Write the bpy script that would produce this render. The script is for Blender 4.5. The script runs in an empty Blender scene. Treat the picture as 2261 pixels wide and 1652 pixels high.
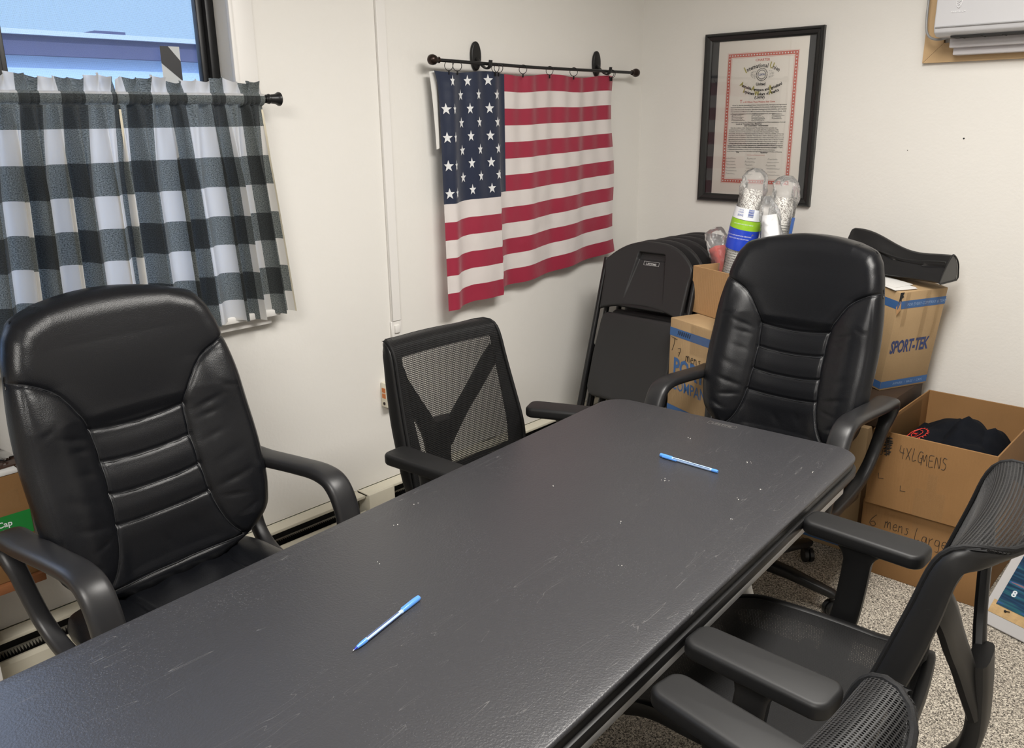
import bpy, bmesh, math, random
import numpy as np
from mathutils import Vector, Matrix
random.seed(7); np.random.seed(7)
PI = math.pi
scene = bpy.context.scene
COL = scene.collection

# ------------------------------------------------------------------ camera
F_PX, YAW, PITCH, ROLL = 1858.47, 0.750811734, 0.293609691, -0.0121106067
CAM = Vector((2.4, 0.0, 1.57))
def cam_axes():
    F = Vector((-math.sin(YAW)*math.cos(PITCH), math.cos(YAW)*math.cos(PITCH), -math.sin(PITCH)))
    R = Vector((math.cos(YAW), math.sin(YAW), 0)); U = R.cross(F)
    c, s = math.cos(ROLL), math.sin(ROLL)
    return F, R*c+U*s, U*c-R*s
_F, _R, _U = cam_axes()
cd = bpy.data.cameras.new('camera'); cam = bpy.data.objects.new('camera', cd); COL.objects.link(cam)
cd.sensor_fit = 'HORIZONTAL'; cd.sensor_width = 36; cd.lens = F_PX/2261*36; cd.clip_start = 0.02; cd.clip_end = 200
cam.matrix_world = Matrix(((_R.x, _U.x, -_F.x, CAM.x), (_R.y, _U.y, -_F.y, CAM.y), (_R.z, _U.z, -_F.z, CAM.z), (0, 0, 0, 1)))
scene.camera = cam

# ------------------------------------------------------------------ world, lights, exposure
w = bpy.data.worlds.new('world'); scene.world = w; w.use_nodes = True
wn = w.node_tree.nodes; wl = w.node_tree.links; bg = wn['Background']
tc = wn.new('ShaderNodeTexCoord'); sx = wn.new('ShaderNodeSeparateXYZ'); cr = wn.new('ShaderNodeValToRGB')
wl.new(tc.outputs['Generated'], sx.inputs[0]); wl.new(sx.outputs['Z'], cr.inputs[0]); wl.new(cr.outputs[0], bg.inputs[0])
cr.color_ramp.elements[0].position = 0.14; cr.color_ramp.elements[0].color = (0.33, 0.52, 0.80, 1)
cr.color_ramp.elements[1].position = 0.5; cr.color_ramp.elements[1].color = (1.15, 1.55, 2.4, 1)
bg.inputs[1].default_value = 1.0
scene.view_settings.view_transform = 'Standard'; scene.view_settings.look = 'None'
scene.view_settings.exposure = 0.72; scene.view_settings.gamma = 1.0; scene.view_settings.use_curve_mapping = False
def area(name, loc, sx, sy, power, color, rot=(0, 0, 0), spread=PI):
    l = bpy.data.lights.new(name, 'AREA'); l.shape = 'RECTANGLE'; l.size = sx; l.size_y = sy; l.energy = power; l.color = color
    l.spread = spread
    o = bpy.data.objects.new(name, l); COL.objects.link(o); o.location = loc; o.rotation_euler = rot
    return o
CEIL = 2.5
area('ceiling_troffer_light', (1.75, 1.75, CEIL-0.03), 0.6, 1.2, 38, (1.0, 0.962, 0.905))
area('ceiling_troffer_light', (2.1, -0.75, CEIL-0.03), 0.6, 1.2, 46, (1.0, 0.962, 0.905))
sl = bpy.data.lights.new('sun', 'SUN'); sl.energy = 2.2; sl.angle = 0.01; sl.color = (.86, .93, 1.0)
so = bpy.data.objects.new('sun', sl); COL.objects.link(so); so.rotation_euler = (0, math.radians(52), math.radians(-25))

# ------------------------------------------------------------------ helpers
def tag(o, label=None, cat=None, group=None, kind=None):
    if label: o['label'] = label
    if cat: o['category'] = cat
    if group: o['group'] = group
    if kind: o['kind'] = kind
    return o
def empty(name, loc=(0, 0, 0), rz=0.0, label=None, cat=None, group=None):
    o = bpy.data.objects.new(name, None); COL.objects.link(o); o.location = loc; o.rotation_euler = (0, 0, rz)
    o.empty_display_size = 0.05
    return tag(o, label, cat, group)
def obj(name, me, mat=None, parent=None, loc=None, rot=None):
    o = bpy.data.objects.new(name, me); COL.objects.link(o)
    if parent: o.parent = parent
    if loc is not None: o.location = loc
    if rot is not None: o.rotation_euler = rot
    if mat:
        for m in (mat if isinstance(mat, (list, tuple)) else [mat]): me.materials.append(m)
    return o
class MB:
    """collects vertices and faces of ONE mesh"""
    def __init__(s): s.v = []; s.f = []; s.uv = None; s.mi = []
    def add(s, v, f, mi=0):
        n = len(s.v); s.v += [tuple(map(float, p)) for p in v]
        s.f += [tuple(int(i)+n for i in q) for q in f]; s.mi += [mi]*len(f)
        return s
    def xf(s, M):
        s.v = [tuple(M @ Vector(p)) for p in s.v]; return s
    def mesh(s, name, smooth=True, angle=None):
        me = bpy.data.meshes.new(name); me.from_pydata(s.v, [], s.f); me.update()
        if any(s.mi): me.polygons.foreach_set('material_index', s.mi)
        if smooth:
            me.polygons.foreach_set('use_smooth', [True]*len(me.polygons))
            if angle is not None: me.set_sharp_from_angle(angle=angle)
        return me
    def cut(s):
        """what follows becomes the next separate piece"""
        s.cuts = getattr(s, 'cuts', [])+[(len(s.v), len(s.f))]; return s
    def build(s, name, mat, parent=None, smooth=True, angle=0.7, loc=None, rot=None):
        cs = getattr(s, 'cuts', None)
        if cs:
            cs = [(0, 0)]+[c for c in cs if 0 < c[0] < len(s.v)]+[(len(s.v), len(s.f))]; last = None
            for (v0, f0), (v1, f1) in zip(cs[:-1], cs[1:]):
                if v1 <= v0: continue
                p = MB(); p.v = s.v[v0:v1]; p.f = [tuple(i-v0 for i in q) for q in s.f[f0:f1]]; p.mi = s.mi[f0:f1]
                last = p.build(name, mat, parent, smooth, angle, loc, rot)
            return last
        return obj(name, s.mesh(name, smooth, angle), mat, parent, loc, rot)
def catmull(P, n=8, closed=False):
    P = [np.array(p, float) for p in P]; out = []; m = len(P)
    rng = range(m) if closed else range(m-1)
    for i in rng:
        p0 = P[(i-1) % m] if closed or i > 0 else 2*P[0]-P[1]
        p1 = P[i]; p2 = P[(i+1) % m]
        p3 = P[(i+2) % m] if closed or i+2 < m else 2*P[-1]-P[-2]
        for k in range(n):
            t = k/n
            out.append(0.5*((2*p1)+(-p0+p2)*t+(2*p0-5*p1+4*p2-p3)*t*t+(-p0+3*p1-3*p2+p3)*t**3))
    if not closed: out.append(P[-1])
    return np.array(out)
def superell(a, b, n=4.0, k=16):
    out = []
    for i in range(k):
        t = 2*PI*(i+0.5)/k; c, s = math.cos(t), math.sin(t)
        out.append((a*math.copysign(abs(c)**(2/n), c), b*math.copysign(abs(s)**(2/n), s)))
    return out
def sweep(mb, path, ups, section, scales=None, closed=False, cap=True, mi=0):
    """section (a along side, b along up) swept on path"""
    path = np.array(path, float); n = len(path); k = len(section)
    ups = np.array(ups, float)
    if ups.ndim == 1: ups = np.tile(ups, (n, 1))
    V = []
    for i in range(n):
        if closed: t = path[(i+1) % n]-path[i-1]
        else: t = path[min(i+1, n-1)]-path[max(i-1, 0)]
        t = t/(np.linalg.norm(t)+1e-12)
        side = np.cross(ups[i], t); side /= (np.linalg.norm(side)+1e-12)
        up = np.cross(t, side)
        sa, sb = (1, 1) if scales is None else scales[i]
        for a, b in section: V.append(path[i]+side*a*sa+up*b*sb)
    Fc = []
    m = n if closed else n-1
    for i in range(m):
        for j in range(k):
            a = i*k+j; b = i*k+(j+1) % k; c = ((i+1) % n)*k+(j+1) % k; d = ((i+1) % n)*k+j
            Fc.append((a, d, c, b))
    if cap and not closed:
        Fc.append(tuple(range(k))); Fc.append(tuple((n-1)*k+j for j in reversed(range(k))))
    return mb.add(V, Fc, mi)
def tube(mb, path, r, k=10, closed=False, mi=0):
    path = np.array(path, float)
    rs = r if hasattr(r, '__len__') else [r]*len(path)
    d = path[-1]-path[0] if not closed else np.array([0.3, 0.5, 0.8])
    # choose reference up least parallel to the spans
    dirs = np.abs(np.diff(path, axis=0)).sum(axis=0); up = np.eye(3)[int(np.argmin(dirs))]
    sec = [(math.cos(2*PI*i/k), math.sin(2*PI*i/k)) for i in range(k)]
    return sweep(mb, path, up, sec, [(q, q) for q in rs], closed, True, mi)
def lathe(mb, prof, M=None, k=24, mi=0):
    """prof: (r,z) list, about z"""
    V = []; Fc = []
    for r, z in prof:
        for j in range(k):
            t = 2*PI*j/k; p = Vector((r*math.cos(t), r*math.sin(t), z))
            V.append(tuple(M @ p) if M else tuple(p))
    for i in range(len(prof)-1):
        for j in range(k):
            Fc.append((i*k+j, i*k+(j+1) % k, (i+1)*k+(j+1) % k, (i+1)*k+j))
    Fc.append(tuple(reversed(range(k)))); Fc.append(tuple((len(prof)-1)*k+j for j in range(k)))
    return mb.add(V, Fc, mi)
def box(mb, x0, x1, y0, y1, z0, z1, bev=0.0, seg=2, mi=0, M=None):
    bm = bmesh.new()
    bmesh.ops.create_cube(bm, size=1)
    for v in bm.verts: v.co = Vector(((x0+x1)/2+v.co.x*(x1-x0), (y0+y1)/2+v.co.y*(y1-y0), (z0+z1)/2+v.co.z*(z1-z0)))
    if bev > 0: bmesh.ops.bevel(bm, geom=list(bm.edges), offset=bev, segments=seg, profile=0.5, affect='EDGES')
    bm.verts.index_update()
    V = [tuple(M @ v.co) if M else tuple(v.co) for v in bm.verts]
    Fc = [tuple(v.index for v in f.verts) for f in bm.faces]; bm.free()
    return mb.add(V, Fc, mi)
def prism(mb, outline, z0, z1, bev=0.0, seg=3, mi=0, M=None):
    """2D outline (x,y) ccw extruded z0..z1, top and bottom rim bevelled"""
    bm = bmesh.new()
    vs = [bm.verts.new((x, y, z0)) for x, y in outline]; f = bm.faces.new(vs)
    r = bmesh.ops.extrude_face_region(bm, geom=[f])
    for g in r['geom']:
        if isinstance(g, bmesh.types.BMVert): g.co.z = z1
    bmesh.ops.recalc_face_normals(bm, faces=bm.faces)
    if bev > 0:
        es = [e for e in bm.edges if abs(e.verts[0].co.z-e.verts[1].co.z) < 1e-6]
        bmesh.ops.bevel(bm, geom=es, offset=bev, segments=seg, profile=0.5, affect='EDGES')
    bm.verts.index_update()
    V = [tuple(M @ v.co) if M else tuple(v.co) for v in bm.verts]
    Fc = [tuple(v.index for v in f.verts) for f in bm.faces]; bm.free()
    return mb.add(V, Fc, mi)
def rrect(x0, x1, y0, y1, r, k=6):
    out = []
    for cx, cy, a in ((x1-r, y0+r, -PI/2), (x1-r, y1-r, 0), (x0+r, y1-r, PI/2), (x0+r, y0+r, PI)):
        for i in range(k+1):
            t = a+PI/2*i/k; out.append((cx+r*math.cos(t), cy+r*math.sin(t)))
    return out
def grid_mesh(name, P, UV=None, closed_u=False, mats=None, parent=None):
    """P: array (nv,nu,3)"""
    nv, nu = P.shape[:2]
    idx = np.arange(nv*nu).reshape(nv, nu)
    f = np.stack([idx[:-1, :-1], idx[:-1, 1:], idx[1:, 1:], idx[1:, :-1]], -1).reshape(-1, 4)
    me = bpy.data.meshes.new(name); me.from_pydata(P.reshape(-1, 3).tolist(), [], f.tolist()); me.update()
    me.polygons.foreach_set('use_smooth', [True]*len(me.polygons))
    if UV is not None:
        ul = me.uv_layers.new(name='UVMap'); uvf = UV.reshape(-1, 2)
        li = np.zeros(len(me.loops), dtype=np.int64); me.loops.foreach_get('vertex_index', li)
        ul.data.foreach_set('uv', uvf[li].astype(np.float32).ravel())
    return obj(name, me, mats, parent)
def interp(x, xs, ys): return np.interp(x, xs, ys)
def smooth_interp(x, xs, ys):
    """monotone-ish cubic through points (numpy)"""
    xs = np.array(xs, float); ys = np.array(ys, float); m = np.gradient(ys, xs)
    x = np.clip(x, xs[0], xs[-1]); i = np.clip(np.searchsorted(xs, x)-1, 0, len(xs)-2)
    h = xs[i+1]-xs[i]; t = (x-xs[i])/h
    return (2*t**3-3*t**2+1)*ys[i]+(t**3-2*t**2+t)*h*m[i]+(-2*t**3+3*t**2)*ys[i+1]+(t**3-t**2)*h*m[i+1]
def polydist(Y, Z, pts):
    d = np.full(Y.shape, 9.0)
    for (a, b), (c, e) in zip(pts[:-1], pts[1:]):
        dx, dz = c-a, e-b; L = dx*dx+dz*dz+1e-12
        t = np.clip(((Y-a)*dx+(Z-b)*dz)/L, 0, 1)
        d = np.minimum(d, np.hypot(Y-a-t*dx, Z-b-t*dz))
    return d
def text_mesh(body, size, align='LEFT', extrude=0.0, spacing=1.0, offset=0.0, res=2):
    cu = bpy.data.curves.new('lettering', 'FONT'); cu.body = body; cu.size = size; cu.align_x = align; cu.extrude = extrude
    cu.space_character = spacing; cu.offset = offset; cu.resolution_u = res
    o = bpy.data.objects.new('lettering', cu); me = bpy.data.meshes.new_from_object(o)
    V = [tuple(v.co) for v in me.vertices]; Fc = [tuple(p.vertices) for p in me.polygons]
    bpy.data.objects.remove(o); bpy.data.curves.remove(cu); bpy.data.meshes.remove(me)
    return V, Fc
def add_text(mb, body, size, M, align='LEFT', mi=0, sx=1.0, sy=1.0, **k):
    V, Fc = text_mesh(body, size, align, **k)
    mb.add([tuple(M @ Vector((p[0]*sx, p[1]*sy, p[2]))) for p in V], Fc, mi)
def frame_m(origin, ex, ey):
    ex = Vector(ex).normalized(); ey = Vector(ey).normalized(); ez = ex.cross(ey).normalized()
    return Matrix(((ex.x, ey.x, ez.x, origin[0]), (ex.y, ey.y, ez.y, origin[1]), (ex.z, ey.z, ez.z, origin[2]), (0, 0, 0, 1)))
def copy_tree(o, parent=None):
    c = o.copy(); COL.objects.link(c); c.parent = parent
    for ch in list(o.children): copy_tree(ch, c)
    return c
# marker handwriting: strokes in a unit cell (x 0..w, y 0..1)
HW = {
 'B': (.6, [[(.1,0),(.1,1)], [(.1,1),(.5,.95),(.5,.6),(.12,.52),(.58,.42),(.55,.05),(.08,0)]]),
 'T': (.7, [[(0,.98),(.65,.9)], [(.38,.95),(.3,.5),(.1,0)]]),
 '4': (.6, [[(.05,1),(.0,.5),(.5,.45)], [(.4,.85),(.38,.0)]]),
 'X': (.6, [[(.0,.9),(.5,.05)], [(.5,.95),(.05,.05)]]),
 'L': (.55, [[(.15,1),(.05,.1),(.45,.15)]]),
 'G': (.6, [[(.5,.85),(.2,.9),(.02,.5),(.1,.1),(.4,.1),(.45,.4),(.25,.4)]]),
 'M': (.75, [[(.0,.0),(.1,.85),(.3,.3),(.5,.9),(.65,.0)]]),
 'E': (.6, [[(.5,.95),(.05,.9),(.02,.5),(.4,.52)], [(.02,.5),(.0,.03),(.5,.06)]]),
 'N': (.65, [[(.0,.0),(.08,.9),(.5,.05),(.55,.95)]]),
 'S': (.55, [[(.5,.9),(.2,.95),(.08,.7),(.45,.45),(.35,.08),(.0,.05)]]),
 '6': (.6, [[(.45,1),(.15,.6),(.02,.2),(.25,.0),(.45,.2),(.3,.4),(.08,.25)]]),
 '7': (.6, [[(.0,.9),(.5,.95),(.15,.0)], [(.1,.5),(.42,.52)]]),
 'm': (.7, [[(.0,.0),(.05,.55),(.1,.45),(.25,.58),(.28,.05),(.33,.45),(.5,.58),(.58,.0)]]),
 'e': (.45, [[(.02,.3),(.35,.35),(.3,.58),(.1,.5),(.02,.2),(.2,.0),(.4,.1)]]),
 'n': (.5, [[(.0,.0),(.03,.55),(.1,.42),(.28,.55),(.36,.0)]]),
 's': (.4, [[(.35,.55),(.1,.5),(.3,.25),(.2,.02),(.0,.05)]]),
 'a': (.5, [[(.38,.5),(.1,.5),(.03,.15),(.3,.08),(.38,.5),(.42,.0)]]),
 'r': (.4, [[(.03,.5),(.05,.0),(.08,.35),(.32,.55)]]),
 'g': (.5, [[(.38,.5),(.1,.5),(.05,.15),(.35,.15),(.4,.5),(.38,-.3),(.1,-.35)]]),
 ' ': (.4, []),
 '#': (.7, [[(.0,.9),(.5,1),(.02,.8),(.52,.88),(.05,.65),(.55,.75),(.08,.5),(.5,.6),(.1,.3),(.52,.45),(.14,.15),(.5,.25),(.2,.0),(.45,.1)], [(.2,1.05),(.3,-.05)], [(.35,1.1),(.42,.0)]]),
}
def handwrite(mb, s, size, M, r=0.00095, jit=0.02, slope=0.0):
    x = 0
    for ch in s:
        wd, st = HW[ch]
        for pl in st:
            P = catmull([(x+a*size, b*size+slope*x+random.uniform(-jit, jit)*size, 0) for a, b in pl], 5)
            P = np.array([tuple(M @ Vector(p)) for p in P]); tube(mb, P, r, 5)
        x += (wd+0.1)*size
    return x

# ------------------------------------------------------------------ materials
def mat(name, color=(.5, .5, .5), rough=.5, metal=0.0, spec=.5, bump=None, var=None, coat=0.0, sheen=0.0, trans=0.0, emit=None):
    """bump: list of (kind, scale, strength, distance); var: (scale, amount)"""
    m = bpy.data.materials.new(name); m.use_nodes = True; nt = m.node_tree; b = nt.nodes['Principled BSDF']
    b.inputs['Base Color'].default_value = (*color, 1); b.inputs['Roughness'].default_value = rough
    b.inputs['Metallic'].default_value = metal; b.inputs['Specular IOR Level'].default_value = spec
    b.inputs['Coat Weight'].default_value = coat; b.inputs['Sheen Weight'].default_value = sheen
    b.inputs['Transmission Weight'].default_value = trans
    tcn = nt.nodes.new('ShaderNodeTexCoord')
    if var:
        nz = nt.nodes.new('ShaderNodeTexNoise'); nz.inputs['Scale'].default_value = var[0]; nz.inputs['Detail'].default_value = 6
        nt.links.new(tcn.outputs['Object'], nz.inputs['Vector'])
        mx = nt.nodes.new('ShaderNodeMix'); mx.data_type = 'RGBA'
        a = var[1]
        mx.inputs[6].default_value = (*[c*(1-a) for c in color], 1); mx.inputs[7].default_value = (*[min(1, c*(1+a)) for c in color], 1)
        nt.links.new(nz.outputs['Fac'], mx.inputs[0]); nt.links.new(mx.outputs[2], b.inputs['Base Color'])
    prev = None
    for kind, sc, st, dist in (bump or []):
        if kind == 'voronoi':
            t = nt.nodes.new('ShaderNodeTexVoronoi'); t.inputs['Scale'].default_value = sc; out = t.outputs['Distance']
        else:
            t = nt.nodes.new('ShaderNodeTexNoise'); t.inputs['Scale'].default_value = sc; t.inputs['Detail'].default_value = 4; out = t.outputs['Fac']
        nt.links.new(tcn.outputs['Object'], t.inputs['Vector'])
        bp = nt.nodes.new('ShaderNodeBump'); bp.inputs['Strength'].default_value = st; bp.inputs['Distance'].default_value = dist
        nt.links.new(out, bp.inputs['Height'])
        if prev: nt.links.new(prev, bp.inputs['Normal'])
        prev = bp.outputs[0]
    if prev: nt.links.new(prev, b.inputs['Normal'])
    return m
class NT:
    def __init__(s, m): s.m = m; s.nt = m.node_tree; s.b = s.nt.nodes['Principled BSDF']
    def n(s, t, **k):
        x = s.nt.nodes.new(t)
        for a, v in k.items(): setattr(x, a, v)
        return x
    def l(s, a, b): s.nt.links.new(a, b)
    def math(s, op, a, b=None, c=None):
        x = s.n('ShaderNodeMath', operation=op)
        for i, v in enumerate((a, b, c)):
            if v is None: continue
            if isinstance(v, (int, float)): x.inputs[i].default_value = v
            else: s.l(v, x.inputs[i])
        return x.outputs[0]
    def mix(s, f, a, b):
        x = s.n('ShaderNodeMix', data_type='RGBA')
        if isinstance(f, (int, float)): x.inputs[0].default_value = f
        else: s.l(f, x.inputs[0])
        for i, v in ((6, a), (7, b)):
            if isinstance(v, tuple): x.inputs[i].default_value = (*v, 1)
            else: s.l(v, x.inputs[i])
        return x.outputs[2]

M_ = {}
M_['wall'] = mat('painted_drywall', (.775, .755, .715), .55, spec=.35, bump=[('noise', 90, .25, .002), ('noise', 14, .12, .006)], var=(3, .02))
M_['trimw'] = mat('white_trim_paint', (.78, .76, .73), .4, bump=[('noise', 60, .1, .001)])
M_['ceil'] = mat('ceiling_tile', (.75, .74, .72), .9, bump=[('noise', 120, .3, .003)])
M_['black_plastic'] = mat('black_moulded_plastic', (.008, .008, .0085), .42, spec=.4, bump=[('noise', 700, .12, .0006)])
M_['grey_plastic'] = mat('charcoal_arm_plastic', (.016, .016, .0175), .38, bump=[('noise', 900, .15, .0006)])
M_['pad'] = mat('black_soft_arm_pad', (.009, .009, .0095), .50, spec=.35, bump=[('noise', 900, .1, .0004)])
M_['leather'] = mat('black_leather', (.0055, .0060, .0078), .31, spec=.36, bump=[('voronoi', 520, .25, .0008), ('noise', 30, .10, .003)])
M_['seam'] = mat('piping_highlight_grey', (.022, .023, .026), .4)  # lighter than the leather, paints the highlights along its seams
M_['steel_grey'] = mat('grey_painted_steel', (.62, .63, .64), .4, metal=.3)
M_['black_metal'] = mat('black_metal', (.012, .012, .013), .35, metal=.2)
M_['bronze'] = mat('dark_bronze', (.035, .022, .018), .3, metal=.7)
M_['chrome'] = mat('chrome', (.6, .6, .6), .15, metal=1)
M_['cream'] = mat('cream_enamel', (.72, .68, .56), .38, bump=[('noise', 40, .08, .001)])
M_['dark'] = mat('dark_recess', (.01, .01, .01), .7)
M_['hdpe_dark'] = mat('charcoal_folding_chair_plastic', (.016, .016, .017), .5, bump=[('noise', 500, .3, .0012)])
M_['ink'] = mat('marker_ink', (.02, .015, .012), .5)
M_['bluep'] = mat('blue_print', (.045, .13, .33), .6)
M_['paper'] = mat('white_paper', (.8, .79, .77), .7)

# mesh fabric with real see-through holes
def mesh_fabric(name, cu, cv, hole, color=(.009, .009, .0095)):
    m = mat(name, color, .45, sheen=.1); q = NT(m)
    m.node_tree.nodes['Principled BSDF'].inputs['Specular IOR Level'].default_value = .6
    uv = q.n('ShaderNodeTexCoord').outputs['UV']; sp = q.n('ShaderNodeSeparateXYZ'); q.l(uv, sp.inputs[0])
    v = q.math('DIVIDE', sp.outputs[1], cv); row = q.math('FLOOR', v)
    half = q.math('MULTIPLY', q.math('MODULO', row, 2.0), .5)
    u = q.math('ADD', q.math('DIVIDE', sp.outputs[0], cu), half)
    fu = q.math('SUBTRACT', q.math('FRACT', u), .5); fv = q.math('SUBTRACT', q.math('FRACT', v), .5)
    d = q.math('ADD', q.math('MULTIPLY', q.math('POWER', q.math('ABSOLUTE', fu), 2.0), 1.0), q.math('MULTIPLY', q.math('POWER', q.math('ABSOLUTE', fv), 2.0), .75))
    al = q.math('GREATER_THAN', d, hole*hole)
    q.l(al, q.b.inputs['Alpha'])
    q.b.inputs['Specular IOR Level'].default_value = .3
    bp = q.n('ShaderNodeBump'); bp.inputs['Strength'].default_value = .5; bp.inputs['Distance'].default_value = .0006
    q.l(d, bp.inputs['Height']); q.l(bp.outputs[0], q.b.inputs['Normal'])
    return m
M_['mesh'] = mesh_fabric('black_mesh_fabric', .0038, .0054, .34, (.006, .006, .0065))
M_['mesh_seat'] = mesh_fabric('black_seat_mesh_fabric', .0036, .0048, .10, (.006, .006, .0065))
M_['weave'] = mat('dense_black_weave', (.008, .008, .0085), .7, spec=.25, bump=[('voronoi', 420, .35, .0006)])

# speckled loop carpet
m = mat('speckled_carpet', (.4, .36, .3), .95); q = NT(m)
tco = q.n('ShaderNodeTexCoord').outputs['Object']
mp = q.n('ShaderNodeMapping'); mp.inputs['Scale'].default_value = (1, 1, 1); mp.inputs['Rotation'].default_value = (0, 0, .5); q.l(tco, mp.inputs[0])
n1 = q.n('ShaderNodeTexNoise'); n1.inputs['Scale'].default_value = 190; n1.inputs['Detail'].default_value = 3; n1.inputs['Distortion'].default_value = 1.2; q.l(mp.outputs[0], n1.inputs['Vector'])
r1 = q.n('ShaderNodeValToRGB'); e = r1.color_ramp.elements
e[0].position = .38; e[0].color = (.06, .052, .045, 1); e[1].position = .62; e[1].color = (.74, .68, .58, 1)
e2 = r1.color_ramp.elements.new(.47); e2.color = (.27, .24, .20, 1); e3 = r1.color_ramp.elements.new(.54); e3.color = (.50, .45, .375, 1)
q.l(n1.outputs['Fac'], r1.inputs[0]); q.l(r1.outputs[0], q.b.inputs['Base Color'])
bp = q.n('ShaderNodeBump'); bp.inputs['Strength'].default_value = .8; bp.inputs['Distance'].default_value = .004; q.l(n1.outputs['Fac'], bp.inputs['Height']); q.l(bp.outputs[0], q.b.inputs['Normal'])
M_['carpet'] = m

# black table top with grain, dust and scratches
m = mat('black_table_plastic', (.030, .030, .032), .38, spec=.55); q = NT(m)
tco = q.n('ShaderNodeTexCoord').outputs['Object']
g = q.n('ShaderNodeTexNoise'); g.inputs['Scale'].default_value = 260; g.inputs['Detail'].default_value = 2; q.l(tco, g.inputs['Vector'])
bp = q.n('ShaderNodeBump'); bp.inputs['Strength'].default_value = .30; bp.inputs['Distance'].default_value = .0020; q.l(g.outputs['Fac'], bp.inputs['Height']); q.l(bp.outputs[0], q.b.inputs['Normal'])
# dust specks
vo = q.n('ShaderNodeTexVoronoi'); vo.inputs['Scale'].default_value = 330; q.l(tco, vo.inputs['Vector'])
pn = q.n('ShaderNodeTexNoise'); pn.inputs['Scale'].default_value = 5; pn.inputs['Detail'].default_value = 3; q.l(tco, pn.inputs['Vector'])
thr = q.math('MULTIPLY', q.math('SUBTRACT', pn.outputs['Fac'], .30), .9)
speck = q.math('LESS_THAN', vo.outputs['Distance'], thr)
sc2 = q.n('ShaderNodeSeparateColor'); q.l(vo.outputs['Color'], sc2.inputs[0])
speck = q.math('MULTIPLY', speck, q.math('GREATER_THAN', sc2.outputs[0], .74))
# long scratches : thin bands of rotated, stretched noise
scr = None
for ang, off, sc, th in ((.5, 0, 46, .0028), (1.9, 7, 57, .0022), (-.4, 13, 40, .0026), (2.7, 3, 50, .0024)):
    mp = q.n('ShaderNodeMapping'); mp.inputs['Rotation'].default_value = (0, 0, ang); mp.inputs['Location'].default_value = (off, off, 0); mp.inputs['Scale'].default_value = (1, .07, 1); q.l(tco, mp.inputs[0])
    nn = q.n('ShaderNodeTexNoise'); nn.inputs['Scale'].default_value = sc; nn.inputs['Detail'].default_value = 1; nn.inputs['Distortion'].default_value = .3; q.l(mp.outputs[0], nn.inputs['Vector'])
    band = q.math('LESS_THAN', q.math('ABSOLUTE', q.math('SUBTRACT', nn.outputs['Fac'], .56)), th)
    mk = q.n('ShaderNodeTexNoise'); mk.inputs['Scale'].default_value = 6; q.l(mp.outputs[0], mk.inputs['Vector'])
    band = q.math('MULTIPLY', band, q.math('GREATER_THAN', mk.outputs['Fac'], .585))
    scr = band if scr is None else q.math('MAXIMUM', scr, band)
c1 = q.mix(q.math('MULTIPLY', speck, .17), (.034, .034, .038), (.34, .34, .35))
c2 = q.mix(q.math('MULTIPLY', scr, .22), c1, (.30, .29, .28))
q.l(c2, q.b.inputs['Base Color'])
M_['table'] = m

# corrugated board
def cardboard(name, color, flute=True):
    m = mat(name, color, .75, spec=.25); q = NT(m); tco = q.n('ShaderNodeTexCoord').outputs['Object']
    n1 = q.n('ShaderNodeTexNoise'); n1.inputs['Scale'].default_value = 6; n1.inputs['Detail'].default_value = 8; q.l(tco, n1.inputs['Vector'])
    n2 = q.n('ShaderNodeTexNoise'); n2.inputs['Scale'].default_value = 300; n2.inputs['Detail'].default_value = 2; q.l(tco, n2.inputs['Vector'])
    f = q.math('ADD', q.math('MULTIPLY', n1.outputs['Fac'], .7), q.math('MULTIPLY', n2.outputs['Fac'], .3))
    c = q.mix(f, tuple(v*.80 for v in color), tuple(min(1, v*1.2) for v in color)); q.l(c, q.b.inputs['Base Color'])
    wv = q.n('ShaderNodeTexWave'); wv.bands_direction = 'X'; wv.inputs['Scale'].default_value = 30; wv.inputs['Distortion'].default_value = .5; q.l(tco, wv.inputs['Vector'])
    bp = q.n('ShaderNodeBump'); bp.inputs['Strength'].default_value = .08; bp.inputs['Distance'].default_value = .002; q.l(wv.outputs['Fac'], bp.inputs['Height'])
    bp2 = q.n('ShaderNodeBump'); bp2.inputs['Strength'].default_value = .25; bp2.inputs['Distance'].default_value = .01; q.l(n1.outputs['Fac'], bp2.inputs['Height']); q.l(bp.outputs[0], bp2.inputs['Normal'])
    q.l(bp2.outputs[0], q.b.inputs['Normal'])
    return m
M_['card_tan'] = cardboard('tan_cardboard', (.43, .295, .16))
M_['card_brown'] = cardboard('brown_cardboard', (.26, .140, .056))
M_['card_orange'] = cardboard('light_brown_cardboard', (.42, .25, .12))
M_['card_gap_shade'] = cardboard('gap_shade_cardboard', (.05, .03, .018))  # board tone deepened to paint the shade in the gap under the leaning box
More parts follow.
